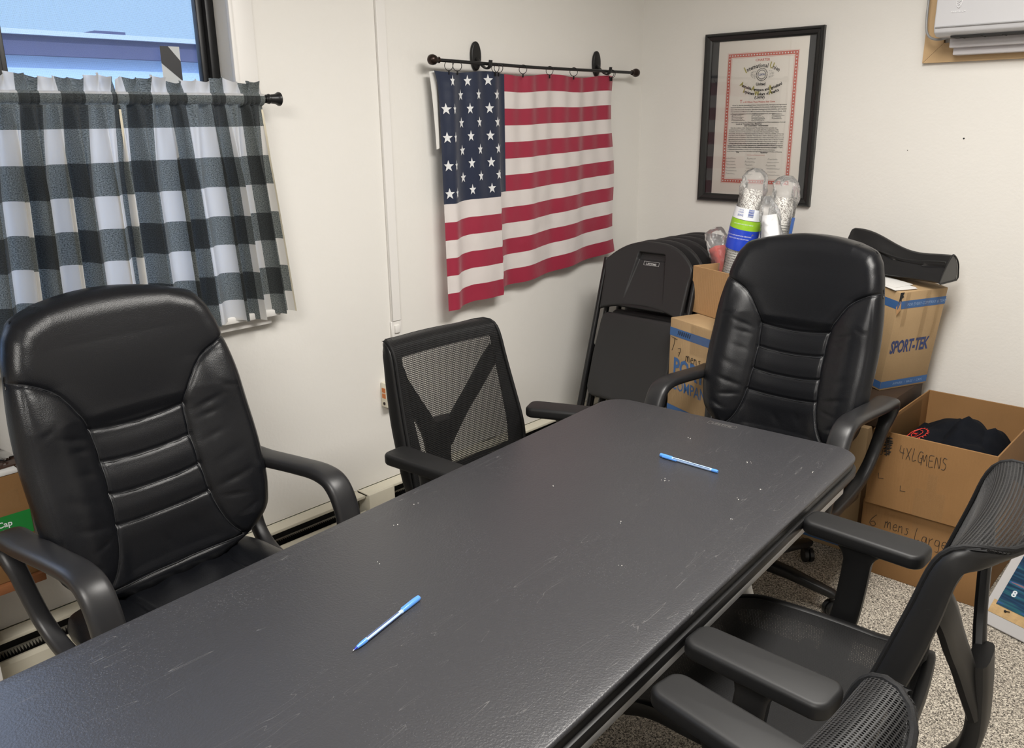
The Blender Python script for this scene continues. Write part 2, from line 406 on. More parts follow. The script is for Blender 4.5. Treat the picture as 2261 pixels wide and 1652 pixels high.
def clear_film(name, rough=.15, op=.18, color=(1, 1, 1), blend=.25, bs=.6):
    m = bpy.data.materials.new(name); m.use_nodes = True; nt = m.node_tree; nt.nodes.clear()
    o = nt.nodes.new('ShaderNodeOutputMaterial'); tr = nt.nodes.new('ShaderNodeBsdfTransparent'); gl = nt.nodes.new('ShaderNodeBsdfGlossy'); df = nt.nodes.new('ShaderNodeBsdfDiffuse')
    gl.inputs['Roughness'].default_value = rough; df.inputs['Color'].default_value = (*color, 1)
    lw = nt.nodes.new('ShaderNodeLayerWeight'); lw.inputs['Blend'].default_value = blend
    tcn = nt.nodes.new('ShaderNodeTexCoord'); nz = nt.nodes.new('ShaderNodeTexNoise'); nz.inputs['Scale'].default_value = 35; nz.inputs['Distortion'].default_value = 1.5
    nt.links.new(tcn.outputs['Object'], nz.inputs['Vector'])
    bp = nt.nodes.new('ShaderNodeBump'); bp.inputs['Strength'].default_value = bs; bp.inputs['Distance'].default_value = .01
    nt.links.new(nz.outputs['Fac'], bp.inputs['Height']); nt.links.new(bp.outputs[0], gl.inputs['Normal'])
    m1 = nt.nodes.new('ShaderNodeMixShader'); m1.inputs[0].default_value = op
    m2 = nt.nodes.new('ShaderNodeMixShader'); nt.links.new(lw.outputs['Fresnel'], m2.inputs[0])
    nt.links.new(tr.outputs[0], m1.inputs[1]); nt.links.new(df.outputs[0], m1.inputs[2])
    nt.links.new(m1.outputs[0], m2.inputs[1]); nt.links.new(gl.outputs[0], m2.inputs[2]); nt.links.new(m2.outputs[0], o.inputs[0])
    return m
M_['film'] = clear_film('clear_plastic_film', .18, .12)
M_['tape'] = clear_film('clear_packing_tape', .22, .06, (.5, .36, .2), .04, .25)
def glass_pane(name, ior=1.45, tint=(1, 1, 1), rough=0.0, haze=0.0):
    m = bpy.data.materials.new(name); m.use_nodes = True; nt = m.node_tree; nt.nodes.clear()
    o = nt.nodes.new('ShaderNodeOutputMaterial'); tr = nt.nodes.new('ShaderNodeBsdfTransparent'); gl = nt.nodes.new('ShaderNodeBsdfGlossy'); fr = nt.nodes.new('ShaderNodeFresnel')
    fr.inputs['IOR'].default_value = ior; tr.inputs['Color'].default_value = (*tint, 1); gl.inputs['Roughness'].default_value = rough
    mx = nt.nodes.new('ShaderNodeMixShader'); nt.links.new(fr.outputs[0], mx.inputs[0]); nt.links.new(tr.outputs[0], mx.inputs[1]); nt.links.new(gl.outputs[0], mx.inputs[2])
    nt.links.new(mx.outputs[0], o.inputs[0])
    return m
M_['glass'] = glass_pane('clear_glass')

# ================================================================== THE ROOM
XR, YF, YB = 4.3, -2.9, 3.49          # right wall, wall behind the camera, back wall
def struct(name, mb, m, **k):
    o = mb.build(name, m, None, **k); return tag(o, kind='structure')
WY0, WY1, WZ0, WZ1 = -1.3, 1.38, 1.0, 2.15
mb = MB()
box(mb, -.16, 0, YF, YB, 0, WZ0); box(mb, -.16, 0, YF, YB, WZ1, CEIL)
box(mb, -.16, 0, WY1, YB, WZ0, WZ1); box(mb, -.16, 0, YF, WY0, WZ0, WZ1)
struct('wall_left', mb, M_['wall'], smooth=False)
mb = MB(); box(mb, -.16, XR+.16, YB, YB+.15, 0, CEIL); struct('wall_back', mb, M_['wall'], smooth=False)
mb = MB(); box(mb, XR, XR+.15, YF, YB, 0, CEIL); struct('wall_right', mb, M_['wall'], smooth=False)
mb = MB(); box(mb, -.16, XR+.15, YF-.15, YF, 0, CEIL); struct('wall_front', mb, M_['wall'], smooth=False)
mb = MB(); box(mb, -.16, XR+.15, YF-.15, YB+.15, -.1, 0); struct('floor', mb, M_['carpet'], smooth=False)
mb = MB(); box(mb, -.16, XR+.15, YF-.15, YB+.15, CEIL, CEIL+.1); struct('ceiling', mb, M_['ceil'], smooth=False)
# vertical flat joint strip / cable cover on the left wall
mb = MB()
box(mb, 0.0, .012, 1.918, 1.958, .86, CEIL, .002, 1); box(mb, 0, .008, 1.913, 1.963, .80, .86, .002, 1)
rw = mb.build('cable_raceway', M_['trimw']); tag(rw, 'thin white vertical cable channel running up the wall left of the flag', 'cable channel')
mb = MB(); box(mb, 0, .016, 1.926, 1.950, .815, .845, .003, 2); mb.build('clip', M_['trimw'], rw)

# window : black aluminium frame, white casing, white sill, glass, insect screen
mb = MB()
def rect_frame(mb, x0, x1, y0, y1, z0, z1, t, bev=.003):
    box(mb, x0, x1, y0, y0+t, z0, z1, bev); box(mb, x0, x1, y1-t, y1, z0, z1, bev)
    box(mb, x0, x1, y0+t, y1-t, z0, z0+t, bev); box(mb, x0, x1, y0+t, y1-t, z1-t, z1, bev)
rect_frame(mb, -.135, -.075, WY0, WY1, WZ0, WZ1, .028)
for yc in (.755, -.55): box(mb, -.13, -.08, yc-.03, yc+.03, WZ0+.02, WZ1-.02, .003)
win = struct('window_1', mb, M_['black_metal'], angle=.5)
mb = MB(); rect_frame(mb, -.118, -.092, .780, 1.352, WZ0+.028, WZ1-.028, .020, .002)
sash = mb.build('sash', M_['black_metal'], win)
mb = MB(); box(mb, -.111, -.106, .79, 1.345, WZ0+.04, WZ1-.04); mb.build('pane', M_['glass'], win, smooth=False)
mb = MB(); box(mb, -.111, -.106, -.52, .73, WZ0+.03, WZ1-.03); mb.build('pane', M_['glass'], win, smooth=False)
mb = MB(); box(mb, -.111, -.106, WY0+.03, -.58, WZ0+.03, WZ1-.03); mb.build('pane', M_['glass'], win, smooth=False)
# insect screen outside : real fine mesh as alpha pattern
m = mat('insect_screen', (.10, .12, .16), .6); q = NT(m); uvn = q.n('ShaderNodeTexCoord').outputs['Object']
sp = q.n('ShaderNodeSeparateXYZ'); q.l(uvn, sp.inputs[0])
a = q.math('FRACT', q.math('DIVIDE', sp.outputs[1], .0022)); b_ = q.math('FRACT', q.math('DIVIDE', sp.outputs[2], .0022))
q.l(q.math('MAXIMUM', q.math('LESS_THAN', a, .14), q.math('LESS_THAN', b_, .14)), q.b.inputs['Alpha'])
mb = MB(); mb.add([(-.125, .79, WZ0+.03), (-.125, 1.35, WZ0+.03), (-.125, 1.35, WZ1-.03), (-.125, .79, WZ1-.03)], [(0, 1, 2, 3)])
mb.build('insect_screen', m, win, smooth=False)
mb = MB()
box(mb, 0, .012, WY1-.002, 1.454, WZ0-.02, WZ1+.07, .002); box(mb, 0, .012, WY0-.07, WY0, WZ0-.02, WZ1+.07, .002); box(mb, 0, .012, WY0, WY1, WZ1, WZ1+.07, .002)
box(mb, -.0, .018, WY1-.006, WY1+.008, WZ0, WZ1+.01, .002)
mb.build('casing', M_['trimw'], win)
mb = MB(); box(mb, -.075, .055, WY0-.06, 1.43, WZ0-.022, WZ0, .004); box(mb, 0, .03, WY0-.04, 1.41, WZ0-.05, WZ0-.022, .004)
mb.build('window_sill', M_['trimw'], win)
# striped hazard tape label on the glass
mb = MB(); mb.add([(-.104, 1.213, 1.785), (-.104, 1.272, 1.785), (-.104, 1.272, 1.690), (-.104, 1.25, 1.66), (-.104, 1.213, 1.62)], [(0, 1, 2, 3, 4)])
stk = mb.build('striped_sticker', mat('pale_sticker', (.55, .57, .58), .5), None, smooth=False)
tag(stk, 'black and grey diagonally striped sticker on the window glass above the curtain', 'sticker')
mb = MB(); mb.add([(-.1035, 1.213, 1.785), (-.1035, 1.238, 1.785), (-.1035, 1.272, 1.745), (-.1035, 1.272, 1.690), (-.1035, 1.213, 1.738)], [(0, 1, 2, 3, 4)])
mb.build('stripe', mat('black_sticker_stripe', (.03, .03, .033), .5), stk, smooth=False)

# outside : long flat-roofed building
bm_ = mat('pale_siding', (.40, .52, .70), .8, var=(.8, .05)); rm_ = mat('slate_fascia', (.060, .065, .13), .7, var=(2, .1))
mb = MB(); box(mb, -20, -12.2, -8, 22, -3.5, 2.60)
bld = mb.build('flat_roofed_building', bm_, None, smooth=False); tag(bld, 'long pale flat roofed building with dark fascia seen through the window', 'building')
mb = MB(); box(mb, -20.2, -12, -8.2, 22.2, 2.58, 2.86); mb.build('fascia', rm_, bld, smooth=False)
mb = MB(); box(mb, -20.2, -11.9, -8.3, 22.3, 2.86, 2.93); mb.build('gutter', mat('pale_gutter', (.42, .47, .53), .5), bld, smooth=False)
mb = MB(); box(mb, -13.5, -12.7, 6.25, 6.75, 2.93, 3.05); mb.build('roof_vent', rm_, bld, smooth=False)
mb = MB(); box(mb, -60, -.3, -40, 40, -3.6, -3.5); g_ = struct('ground', mb, mat('pale_ground', (.5, .5, .5), .9), smooth=False)

# baseboard heaters along the left wall
def heater(y0, y1, label):
    t = empty('baseboard_heater', (0, (y0+y1)/2, 0), 0, label, 'heater', 'cream baseboard heaters along the left wall'); L = (y1-y0)/2
    mb = MB()
    box(mb, 0, .008, -L, L, .03, .25); box(mb, 0, .062, -L, L, .238, .250, .003)      # back plate, top
    mb.build('cover', M_['cream'], t)
    mb = MB(); sec = [(.072, .028), (.072, .178), (.066, .190), (.060, .190), (.066, .176), (.066, .028)]
    V = [(x, -L+.12, z) for x, z in sec]+[(x, L-.002, z) for x, z in sec]; k = len(sec)
    mb.add(V, [(i, (i+1) % k, k+(i+1) % k, k+i) for i in range(k)]+[tuple(range(k))[::-1], tuple(range(k, 2*k))]); mb.build('front_panel', M_['cream'], t, smooth=False)
    mb = MB(); box(mb, 0, .073, -L, -L+.12, .02, .249, .003); mb.build('end_cap', M_['cream'], t)
    mb = MB(); box(mb, .012, .055, -L+.12, L-.01, .05, .165)
    n = int((2*L-.14)/.008)
    for i in range(n): box(mb, .010, .062, -L+.125+i*.008, -L+.1257+i*.008, .06, .185)
    mb.build('fins', M_['black_metal'], t, smooth=False)
    mb = MB(); box(mb, .008, .010, -L+.12, L, .19, .238); mb.build('slot', M_['dark'], t, smooth=False)
    mb = MB(); Mx = frame_m((.062, -L+.115, .205), (0, 0, 1), (-1, 0, 0))
    return t
h1 = heater(1.715, 3.42, 'cream enamel baseboard heater low on the wall beneath the flag')
h2 = heater(-1.6, 1.705, 'cream enamel baseboard heater low on the wall beneath the window')

# phone and data jack box
t = empty('jack_box', (0, 1.852, .0), 0, 'cream surface mounted jack box with orange ports on the wall', 'jack box')
mb = MB(); box(mb, 0, .036, 0, .115, .545, .64, .004); mb.build('housing', M_['cream'], t)
mb = MB()
for z in (.603, .581): mb.cut(); box(mb, .010, .028, -.002, .002, z, z+.017)
mb.build('orange_port', mat('orange_port_plastic', (.55, .16, .03), .4), t, smooth=False)
mb = MB(); lathe(mb, [(.006, -.002), (.006, .002)], Matrix.Translation((.019, 0, .560)) @ Matrix.Rotation(PI/2, 4, 'X'), 12); mb.build('round_port', M_['bronze'], t)
mb = MB()
for z in (.612, .592, .553): mb.cut(); rect_frame(mb, .0355, .0368, .018, .036, z, z+.013, .0025, 0)
mb.build('label_window', M_['paper'], t, smooth=False)

# ================================================================== TABLE
TH = 0.0666003526
TA = Vector((.9254, 2.0404, 0)); TW, TL = .762, 2.44
tb = empty('folding_table', (TA.x+TW/2*math.cos(TH)+TL/2*math.sin(TH), TA.y+TW/2*math.sin(TH)-TL/2*math.cos(TH), 0), TH,
           'long black plastic folding conference table with scratched and dusty pebbled top', 'table')
def bowed_rect(hw, hl, r, bow):
    pts = []
    for cx, cy, a in ((hw-r, -hl+r, -PI/2), (hw-r, hl-r, 0), (-hw+r, hl-r, PI/2), (-hw+r, -hl+r, PI)):
        for i in range(9):
            t = a+PI/2*i/8; x, y = cx+r*math.cos(t), cy+r*math.sin(t)
            pts.append((x, y))
    return [(x, y) for x, y in pts]
mb = MB(); prism(mb, bowed_rect(TW/2, TL/2, .075, 0), .728, .74, .005, 3)
top = mb.build('tabletop', M_['table'], tb, angle=.9)
mb = MB(); prism(mb, bowed_rect(TW/2-.004, TL/2-.004, .072, 0), .690, .7275, .004, 2)
prism(mb, bowed_rect(TW/2+.004, TL/2+.004, .078, 0), .690, .712, .004, 2)
mb.build('skirt', M_['black_plastic'], tb, angle=.7)
# moulded nameplate at the far end of the top
mb = MB(); Mx = frame_m((.005, TL/2-.043, .7401), (1, 0, 0), (0, 1, 0))
add_text(mb, 'LIFETIME', .017, Mx, 'CENTER', extrude=.0002, spacing=1.0, sx=.92)
for a in ((-.042, .042, -.004, -.0032), (-.042, .042, .0152, .0160)): box(mb, a[0]+.005, a[1]+.005, TL/2-.043+a[2], TL/2-.043+a[3], .7398, .7403)
for a in (-.042, .0412): box(mb, a+.005, a+.0058, TL/2-.047, TL/2-.027, .7398, .7403)
mb.build('nameplate', mat('worn_moulded_lettering', (.13, .125, .12), .4), tb, smooth=False)
mb = MB()
for sx_ in (-1, 1): box(mb, sx_*(TW/2-.014)-.0125, sx_*(TW/2-.014)+.0125, -TL/2+.10, TL/2-.13, .668, .690, .003)
box(mb, -TW/2+.03, TW/2-.03, TL/2-.36, TL/2-.33, .665, .689, .004); box(mb, -TW/2+.03, TW/2-.03, -TL/2+.33, -TL/2+.36, .665, .689, .004)
mb.build('rail', M_['steel_grey'], tb)
for sy in (-1, 1):
    mb = MB(); y = sy*(TL/2-.30)
    for sx_ in (-1, 1): tube(mb, catmull([(sx_*.19, y, .672), (sx_*.20, y+sy*.02, .45), (sx_*.26, y+sy*.05, .22), (sx_*.30, y+sy*.06, .02)], 6), .0145, 12)
    tube(mb, [(-.30, y+sy*.06, .018), (.30, y+sy*.06, .018)], .0145, 12); tube(mb, [(-.20, y+sy*.02, .45), (.20, y+sy*.02, .45)], .011, 10)
    mb.build('leg', M_['steel_grey'], tb)
# crumbs on the table
cm = mat('pale_crumbs', (.75, .73, .68), .8)
mb = MB()
for px, py in ((1.50,1.83),(1.507,1.836),(1.60,1.70),(1.585,1.62),(1.40,1.60),(1.41,1.605),(1.395,1.61),(1.62,1.52),(1.30,1.88),(1.56,1.2),(1.22,1.4),(1.05,1.12),(1.1,1.02),(1.65,1.88),(1.2,.9),(1.45,1.35)):
    for k in range(2):
        c = Vector((px+random.uniform(-.006, .006), py+random.uniform(-.006, .006), .7408)); r = random.uniform(.0006, .0013)
        lathe(mb, [(r*.3, -r), (r, -.2*r), (r*.8, r*.6), (r*.2, r)], Matrix.Translation(c), 6)
tag(mb.build('crumb', cm, None), 'tiny white crumbs scattered over the black tabletop', 'crumbs', kind='stuff')

# pens
PB = mat('translucent_blue_plastic', (.10, .30, .80), .22, spec=.6); PC = mat('frosted_clear_blue_barrel', (.42, .58, .86), .15, spec=.6); PD = mat('dark_blue_nib', (.01, .03, .38), .3)
PCore = mat('ink_tube', (.06, .09, .20), .3); PW = mat('white_print', (.85, .87, .9), .5)
def pen(p0, p1, label, capped):
    """p0 writing end, p1 far end on the table top"""
    p0 = Vector((p0[0], p0[1], 0)); p1 = Vector((p1[0], p1[1], 0)); L = (p1-p0).length
    ang = math.atan2(p1.y-p0.y, p1.x-p0.x)
    t = empty('ballpoint_pen', (p0.x, p0.y, .74), ang, label, 'pen', 'blue ballpoint pens on the table')
    X = lambda r: Matrix.Translation((0, 0, r)) @ Matrix.Rotation(PI/2, 4, 'Y')
    R = .0041
    if not capped:
        mb = MB(); lathe(mb, [(.0003, 0), (.0007, .0015), (.0009, .004)], X(R), 12); mb.build('ball_tip', M_['chrome'], t)
        mb = MB(); lathe(mb, [(.0010, .0035), (.0016, .007), (.0024, .011)], X(R), 14); mb.build('nib', PD, t)
        mb = MB(); lathe(mb, [(.0026, .0105), (.0036, .019), (R, .026), (R, .034)], X(R), 18); mb.build('grip_cone', PB, t)
        mb = MB(); lathe(mb, [(R*.97, .033), (R*.97, L-.045)], X(R), 18); mb.build('barrel', PC, t)
        mb = MB(); lathe(mb, [(R*1.02, L-.05), (.0050, L-.036), (.0053, L-.006), (.0048, L-.001), (.003, L)], X(.0046), 18); cap = mb.build('cap', PB, t)
        mb = MB(); box(mb, .034, L-.055, -.0042, -.0036, .0028, .0052, .0003); mb.build('ink_tube', PCore, t)
        mb = MB(); box(mb, .036, L-.06, -.0012, .0012, .0078, .0083, .0002); mb.build('ink_tube', PCore, t)
        box(mb := MB(), L-.046, L-.006, .0044, .0068, .003, .0062, .0006); mb.build('clip', PB, cap)
    else:
        mb = MB(); lathe(mb, [(.003, 0), (.0048, .001), (.0052, .005), (.0050, .034), (.0045, .036)], X(.0046), 18); cap = mb.build('cap', PB, t)
        mb = MB(); box(mb, .010, .052, -.0078, -.0052, .002, .0058, .0008); mb.build('clip', PB, cap)
        mb = MB(); lathe(mb, [(R*.97, .034), (R*.97, L-.004)], X(R), 18); mb.build('barrel', PC, t)
        mb = MB(); lathe(mb, [(R, L-.016), (R*1.03, L-.004), (.0036, L)], X(R), 18); mb.build('end_plug', PB, t)
        mb = MB(); box(mb, .040, L-.02, -.0034, -.0014, .0066, .0075, .0002); mb.build('ink_tube', PCore, t)
        mb = MB(); Mx = Matrix.Translation((.052, -.0012, .0083)); add_text(mb, 'BIC  Round Stic  M', .0042, Mx, extrude=.0001, spacing=1.05); mb.build('printed_text', PW, t, smooth=False)
    return t
pen((1.399, .684), (1.359, .862+.0), 'uncapped translucent blue ballpoint pen lying near the front of the table, nib towards camera', False)
pen((1.311, 1.719), (1.475, 1.721), 'capped blue ballpoint pen with white lettering lying towards the far end of the table', True)

# ================================================================== CURTAIN
m = mat('buffalo_check_cotton', (.5, .5, .5), .9, sheen=.2); q = NT(m)
uv = q.n('ShaderNodeTexCoord').outputs['UV']; sp = q.n('ShaderNodeSeparateXYZ'); q.l(uv, sp.inputs[0])
CK = .082
a = q.math('MODULO', q.math('FLOOR', q.math('ADD', q.math('DIVIDE', sp.outputs[0], CK), 40.0)), 2.0); b_ = q.math('MODULO', q.math('FLOOR', q.math('ADD', q.math('DIVIDE', sp.outputs[1], .085), 40.0)), 2.0)
s_ = q.math('ADD', a, b_)
nz = q.n('ShaderNodeTexNoise'); nz.inputs['Scale'].default_value = 420; nz.inputs['Detail'].default_value = 3; q.l(uv, nz.inputs['Vector'])
wf = q.math('MULTIPLY', q.math('SUBTRACT', nz.outputs['Fac'], .5), 3.0)
dark = q.mix(q.math('ADD', .5, wf), (.024, .028, .029), (.075, .084, .085)); mid = q.mix(q.math('ADD', .5, wf), (.065, .078, .078), (.30, .33, .325)); wht = (.80, .79, .77)
c = q.mix(q.math('GREATER_THAN', s_, .5), wht, mid); c = q.mix(q.math('GREATER_THAN', s_, 1.5), c, dark)
# cream hem strip with a stitch line carried by uv beyond 9
hem = q.math('GREATER_THAN', sp.outputs[0], 50.0)
q.l(c, q.b.inputs['Base Color'])
tr = q.n('ShaderNodeBsdfTranslucent'); ct = q.mix(.0, c, c); q.l(c, tr.inputs['Color'])
mxs = q.n('ShaderNodeMixShader'); mxs.inputs[0].default_value = .5
out = m.node_tree.nodes['Material Output']; q.l(q.b.outputs[0], mxs.inputs[1]); q.l(tr.outputs[0], mxs.inputs[2]); q.l(mxs.outputs[0], out.inputs[0])
wv = q.n('ShaderNodeTexNoise'); wv.inputs['Scale'].default_value = 900; q.l(uv, wv.inputs['Vector'])
bp = q.n('ShaderNodeBump'); bp.inputs['Strength'].default_value = .3; bp.inputs['Distance'].default_value = .0008; q.l(wv.outputs['Fac'], bp.inputs['Height']); q.l(bp.outputs[0], q.b.inputs['Normal'])
M_['check'] = m
RODX, RODZ = .085, 1.637
def curtain_panel(name, yt0, yt1, yb0, yb1, folds, seed, label, uoff=0.0, xo=0.0, zb=.985):
    """folds: list of (s position, sign*depth) creases"""
    rnd = np.random.RandomState(seed)
    nu, nz = 420, 90
    s = np.linspace(0, 1, nu)
    ph = np.zeros(nu)
    knots = np.linspace(0, 1, folds+1); knots[1:-1] += rnd.uniform(-.32, .32, folds-1)/folds
    ph = np.interp(s, knots, np.arange(folds+1))
    amp = np.interp(s, knots, rnd.uniform(.6, 1.15, folds+1))
    wave = np.sin(2*PI*ph)+.35*np.sin(4*PI*ph+1.0)+.16*np.sin(6*PI*ph+seed)
    ph2 = np.interp(s, np.linspace(0, 1, folds*2+1), np.arange(folds*2+1)*.75+rnd.uniform(-.22, .22, folds*2+1))
    wave2 = np.sin(2*PI*ph2)
    rows_z = np.concatenate([np.linspace(RODZ+.045, RODZ+.014, 14), np.linspace(RODZ+.013, RODZ-.018, 10), np.linspace(RODZ-.02, zb, 66)])
    P = np.zeros((len(rows_z), nu, 3)); UV = np.zeros((len(rows_z), nu, 2))
    cloth = (yb1-yb0)*1.32; um = None
    for j, z in enumerate(rows_z):
        t = max(0, (RODZ-.018-z)/(RODZ-.018-zb))
        y = (yt0+(yb0-yt0)*t**.9)+((yt1-yt0)+((yb1-yb0)-(yt1-yt0))*t**.9)*s
        if z > RODZ+.013:      # ruffle above the rod
            r = (z-RODZ-.013)/.032
            x = RODX+.004+wave2*(.004+.013*r)*(1+.3*np.sin(9*s+seed)); zz = z+.005*r*np.sin(ph2*1.3+seed)+.004*r*np.sin(s*29)+.006*r*np.abs(np.sin(PI*ph2))
            yy = y+np.cos(2*PI*ph2)*.006*r*np.minimum(1, np.minimum(s, 1-s)*15)
        elif z > RODZ-.019:    # sleeve round the rod
            r = math.sqrt(max(0, 1-((z-RODZ)/.0165)**2))
            x = RODX+.013*r+np.abs(np.sin(2*PI*ph2))*.004; zz = np.full(nu, z); yy = y
        else:
            A = .006+.020*min(1, t*2.6)**.8
            small = wave2*.006*math.exp(-t*5)
            x = RODX-.012*min(1, t*4)+xo+A*amp*wave+small; zz = np.full(nu, z)
            dy = .012*min(1, t*3)*np.cos(2*PI*ph)
            yy = y+dy*np.minimum(1, np.minimum(s, 1-s)*12)
            zz = z+.004*t*np.sin(ph*2.2)
        P[j, :, 0] = x; P[j, :, 1] = yy; P[j, :, 2] = zz
        seg = np.hypot(np.diff(x), np.diff(yy)); L = np.concatenate([[0], np.cumsum(seg)])
        if j == 55: um = L/L[-1]*cloth
        UV[j, :, 1] = 1.56-z
    UV[:, :, 0] = um[None, :]+uoff
    P = P[::-1]; UV = UV[::-1]
    o = grid_mesh(name, P, UV, mats=[M_['check']])
    return tag(o, label, 'curtain', 'checked cafe curtains on the window rod')
CH = curtain_panel('cafe_curtain', .985, 1.415, .985, 1.475, 7, 5, 'right black grey and white buffalo check cafe curtain, its hem edge towards the corner', .03)
C2 = curtain_panel('cafe_curtain', .50, .990, .44, 1.000, 9, 11, 'left buffalo check cafe curtain overlapping its neighbour, partly cut by the picture edge', .02, .018)
cm_ = mat('cream_selvedge', (.70, .64, .50), .9)
def hem_strip(cu, col, wd, parent):
    me = cu.data; n = 420; nv = len(me.vertices)//n
    vs = [me.vertices[j*n+col].co for j in range(nv)]; wv = [me.vertices[j*n+col-(8 if col > 0 else -8)].co for j in range(nv)]
    mb = MB(); V = []
    for j in range(nv):
        if vs[j].z > RODZ-.02: continue
        a = vs[j]+Vector((.0012, .0004, 0)); b = wv[j]+Vector((.0012, 0, 0)); d = (b-a)
        V += [tuple(a), tuple(a+d.normalized()*wd)]
    mb.add(V, [(2*i, 2*i+1, 2*i+3, 2*i+2) for i in range(len(V)//2-1)]); mb.build('side_hem', cm_, parent)
hem_strip(CH, 419, .006, CH); hem_strip(C2, 419, .006, C2)
t = empty('curtain_rod', (0, 0, 0), 0, 'black metal curtain rod with flared end finial above the checked curtains', 'curtain rod')
mb = MB(); tube(mb, [(RODX, -1.28, RODZ), (RODX, 1.445, RODZ)], .008, 14); mb.build('rod', M_['black_metal'], t)
Mx = Matrix.Translation((RODX, 1.425, RODZ)) @ Matrix.Rotation(-PI/2, 4, 'X')
mb = MB(); lathe(mb, [(.0105, 0), (.0125, .003), (.0115, .006), (.014, .009), (.0145, .013), (.0125, .016), (.0135, .022), (.0145, .034), (.0175, .040), (.0200, .044), (.0200, .048), (.017, .050)], Mx, 24); mb.build('finial', M_['black_metal'], t)
mb = MB(); box(mb, 0.012, RODX, 1.422, 1.434, RODZ-.012, RODZ-.006, .002); box(mb, 0, .016, 1.41, 1.446, RODZ-.04, RODZ+.03, .003); mb.build('bracket', M_['black_metal'], t)

# ================================================================== FLAG
FX = .050
def flag_surf(y, v):
    """v 0 top .. 1 bottom; y world; arrays ok"""
    y = np.asarray(y, float); v = np.asarray(v, float)
    ztop = np.interp(y, [2.13, 2.5, 2.85, 3.19], [1.742, 1.738, 1.740, 1.744])-.006*np.sin((y-2.13)*17)*(1-v)**6
    zbot = np.interp(y, [2.13, 2.20, 2.30, 2.458, 2.462, 2.60, 2.80, 3.0, 3.2, 3.22], [.868, .868, .884, .884, .914, .917, .934, .952, .972, .976])
    z = ztop+(zbot-ztop)*v
    x = FX+.010*np.sin((y-2.05)*24)*(.35+.65*v)+.006*np.sin((y-2.1)*61)*(1-v)+.012*np.exp(-((y-2.47)/.03)**2)*v
    x = x+.018*np.exp(-((y-2.20)/.03)**2)
    x = x+np.where((y < 2.461), .010*v, 0)
    return x, z
FY0, FY1 = 2.148, 3.2
nu, nv = 300, 120
ys = np.concatenate([np.linspace(FY0, 2.4605, 90), np.linspace(2.4615, FY1, 210)])
V_, Y_ = np.meshgrid(np.linspace(1, 0, nv), ys, indexing='ij')
ylean = Y_-.012*np.where(Y_ < 2.2, 1, 0)*(1-V_)**3*0
X_, Z_ = flag_surf(Y_, V_)
edge = np.clip((Y_-3.0)/.2, 0, 1)
Yp = Y_+edge*(.035*V_**3-.012*np.sin(V_*9))-.02*np.clip((2.25-Y_)/.1, 0, 1)*np.exp(-V_*22)
P = np.stack([X_, Yp, Z_], -1); UV = np.stack([Y_, V_], -1)
m = mat('flag_nylon', (.5, .5, .5), .45, spec=.4, sheen=.3); q = NT(m)
uv = q.n('ShaderNodeTexCoord').outputs['UV']; sp = q.n('ShaderNodeSeparateXYZ'); q.l(uv, sp.inputs[0])
st = q.math('MODULO', q.math('FLOOR', q.math('MULTIPLY', sp.outputs[1], 12.9999)), 2.0)
c = q.mix(st, (.34, .020, .052), (.74, .69, .67))
can = q.math('MULTIPLY', q.math('LESS_THAN', sp.outputs[0], 2.502), q.math('LESS_THAN', sp.outputs[1], 7/13))
c = q.mix(can, c, (.012, .020, .050)); q.l(c, q.b.inputs['Base Color'])
tr = q.n('ShaderNodeBsdfTranslucent'); q.l(c, tr.inputs['Color']); mxs = q.n('ShaderNodeMixShader'); mxs.inputs[0].default_value = .12
q.l(q.b.outputs[0], mxs.inputs[1]); q.l(tr.outputs[0], mxs.inputs[2]); q.l(mxs.outputs[0], m.node_tree.nodes['Material Output'].inputs[0])
nz = q.n('ShaderNodeTexNoise'); nz.inputs['Scale'].default_value = 7; nz.inputs['Detail'].default_value = 3; q.l(uv, nz.inputs['Vector'])
bp = q.n('ShaderNodeBump'); bp.inputs['Strength'].default_value = .35; bp.inputs['Distance'].default_value = .02; q.l(nz.outputs['Fac'], bp.inputs['Height']); q.l(bp.outputs[0], q.b.inputs['Normal'])
flag = grid_mesh('flag', P, UV, mats=[m]); tag(flag, 'red white and blue stars and stripes flag hanging folded from a black rod', 'flag')
# stars: y positions and width factors as they show on the folded canton
mb = MB()
rowsA = [(2.176, 1.0), (2.212, .40), (2.305, .66), (2.405, 1.0)]
rowsB = [(2.262, .78), (2.345, .66), (2.447, .90)]
def star(yc, vc, R, wf):
    pts = [(0, 0)]
    for k in range(10):
        r = R if k % 2 == 0 else R*.40
        t = PI/2+k*PI/5; pts.append((math.cos(t)*r*wf, math.sin(t)*r))
    V = []
    for a, b in pts:
        x, z = flag_surf(yc+a, vc-b/.86); V.append((float(x)+.0022, yc+a, float(z)))
    mb.add(V, [(0, k+1, (k+1) % 10+1) for k in range(10)]).cut()
for r in range(9):
    vc = (r+.62)*(7/13)/9.35
    if r == 0: row = [(2.186, .5), (2.262, .75), (2.40, 1.0)]; row = [(2.205, .5), (2.298, .75), (2.402, 1.05)]
    else: row = rowsA if r % 2 == 0 else rowsB
    for yc, wf in row: star(yc, vc, .0215, wf)
mb.build('star', mat('white_star_print', (.72, .73, .74), .5), flag, smooth=False)
# white header tape at the left fold and hem
mb = MB(); V = []
for k in range(40):
    v = k/39; x, z = flag_surf(2.15, v)
    if k < 13: V += [(float(x)-.012, 2.150, float(z)), (float(x)-.016, 2.144-.024*math.exp(-v*5), float(z)-.004)]
mb.add(V, [(2*i, 2*i+1, 2*i+3, 2*i+2) for i in range(12)]); mb.build('heading_tape', mat('white_canvas', (.72, .71, .68), .8), flag)
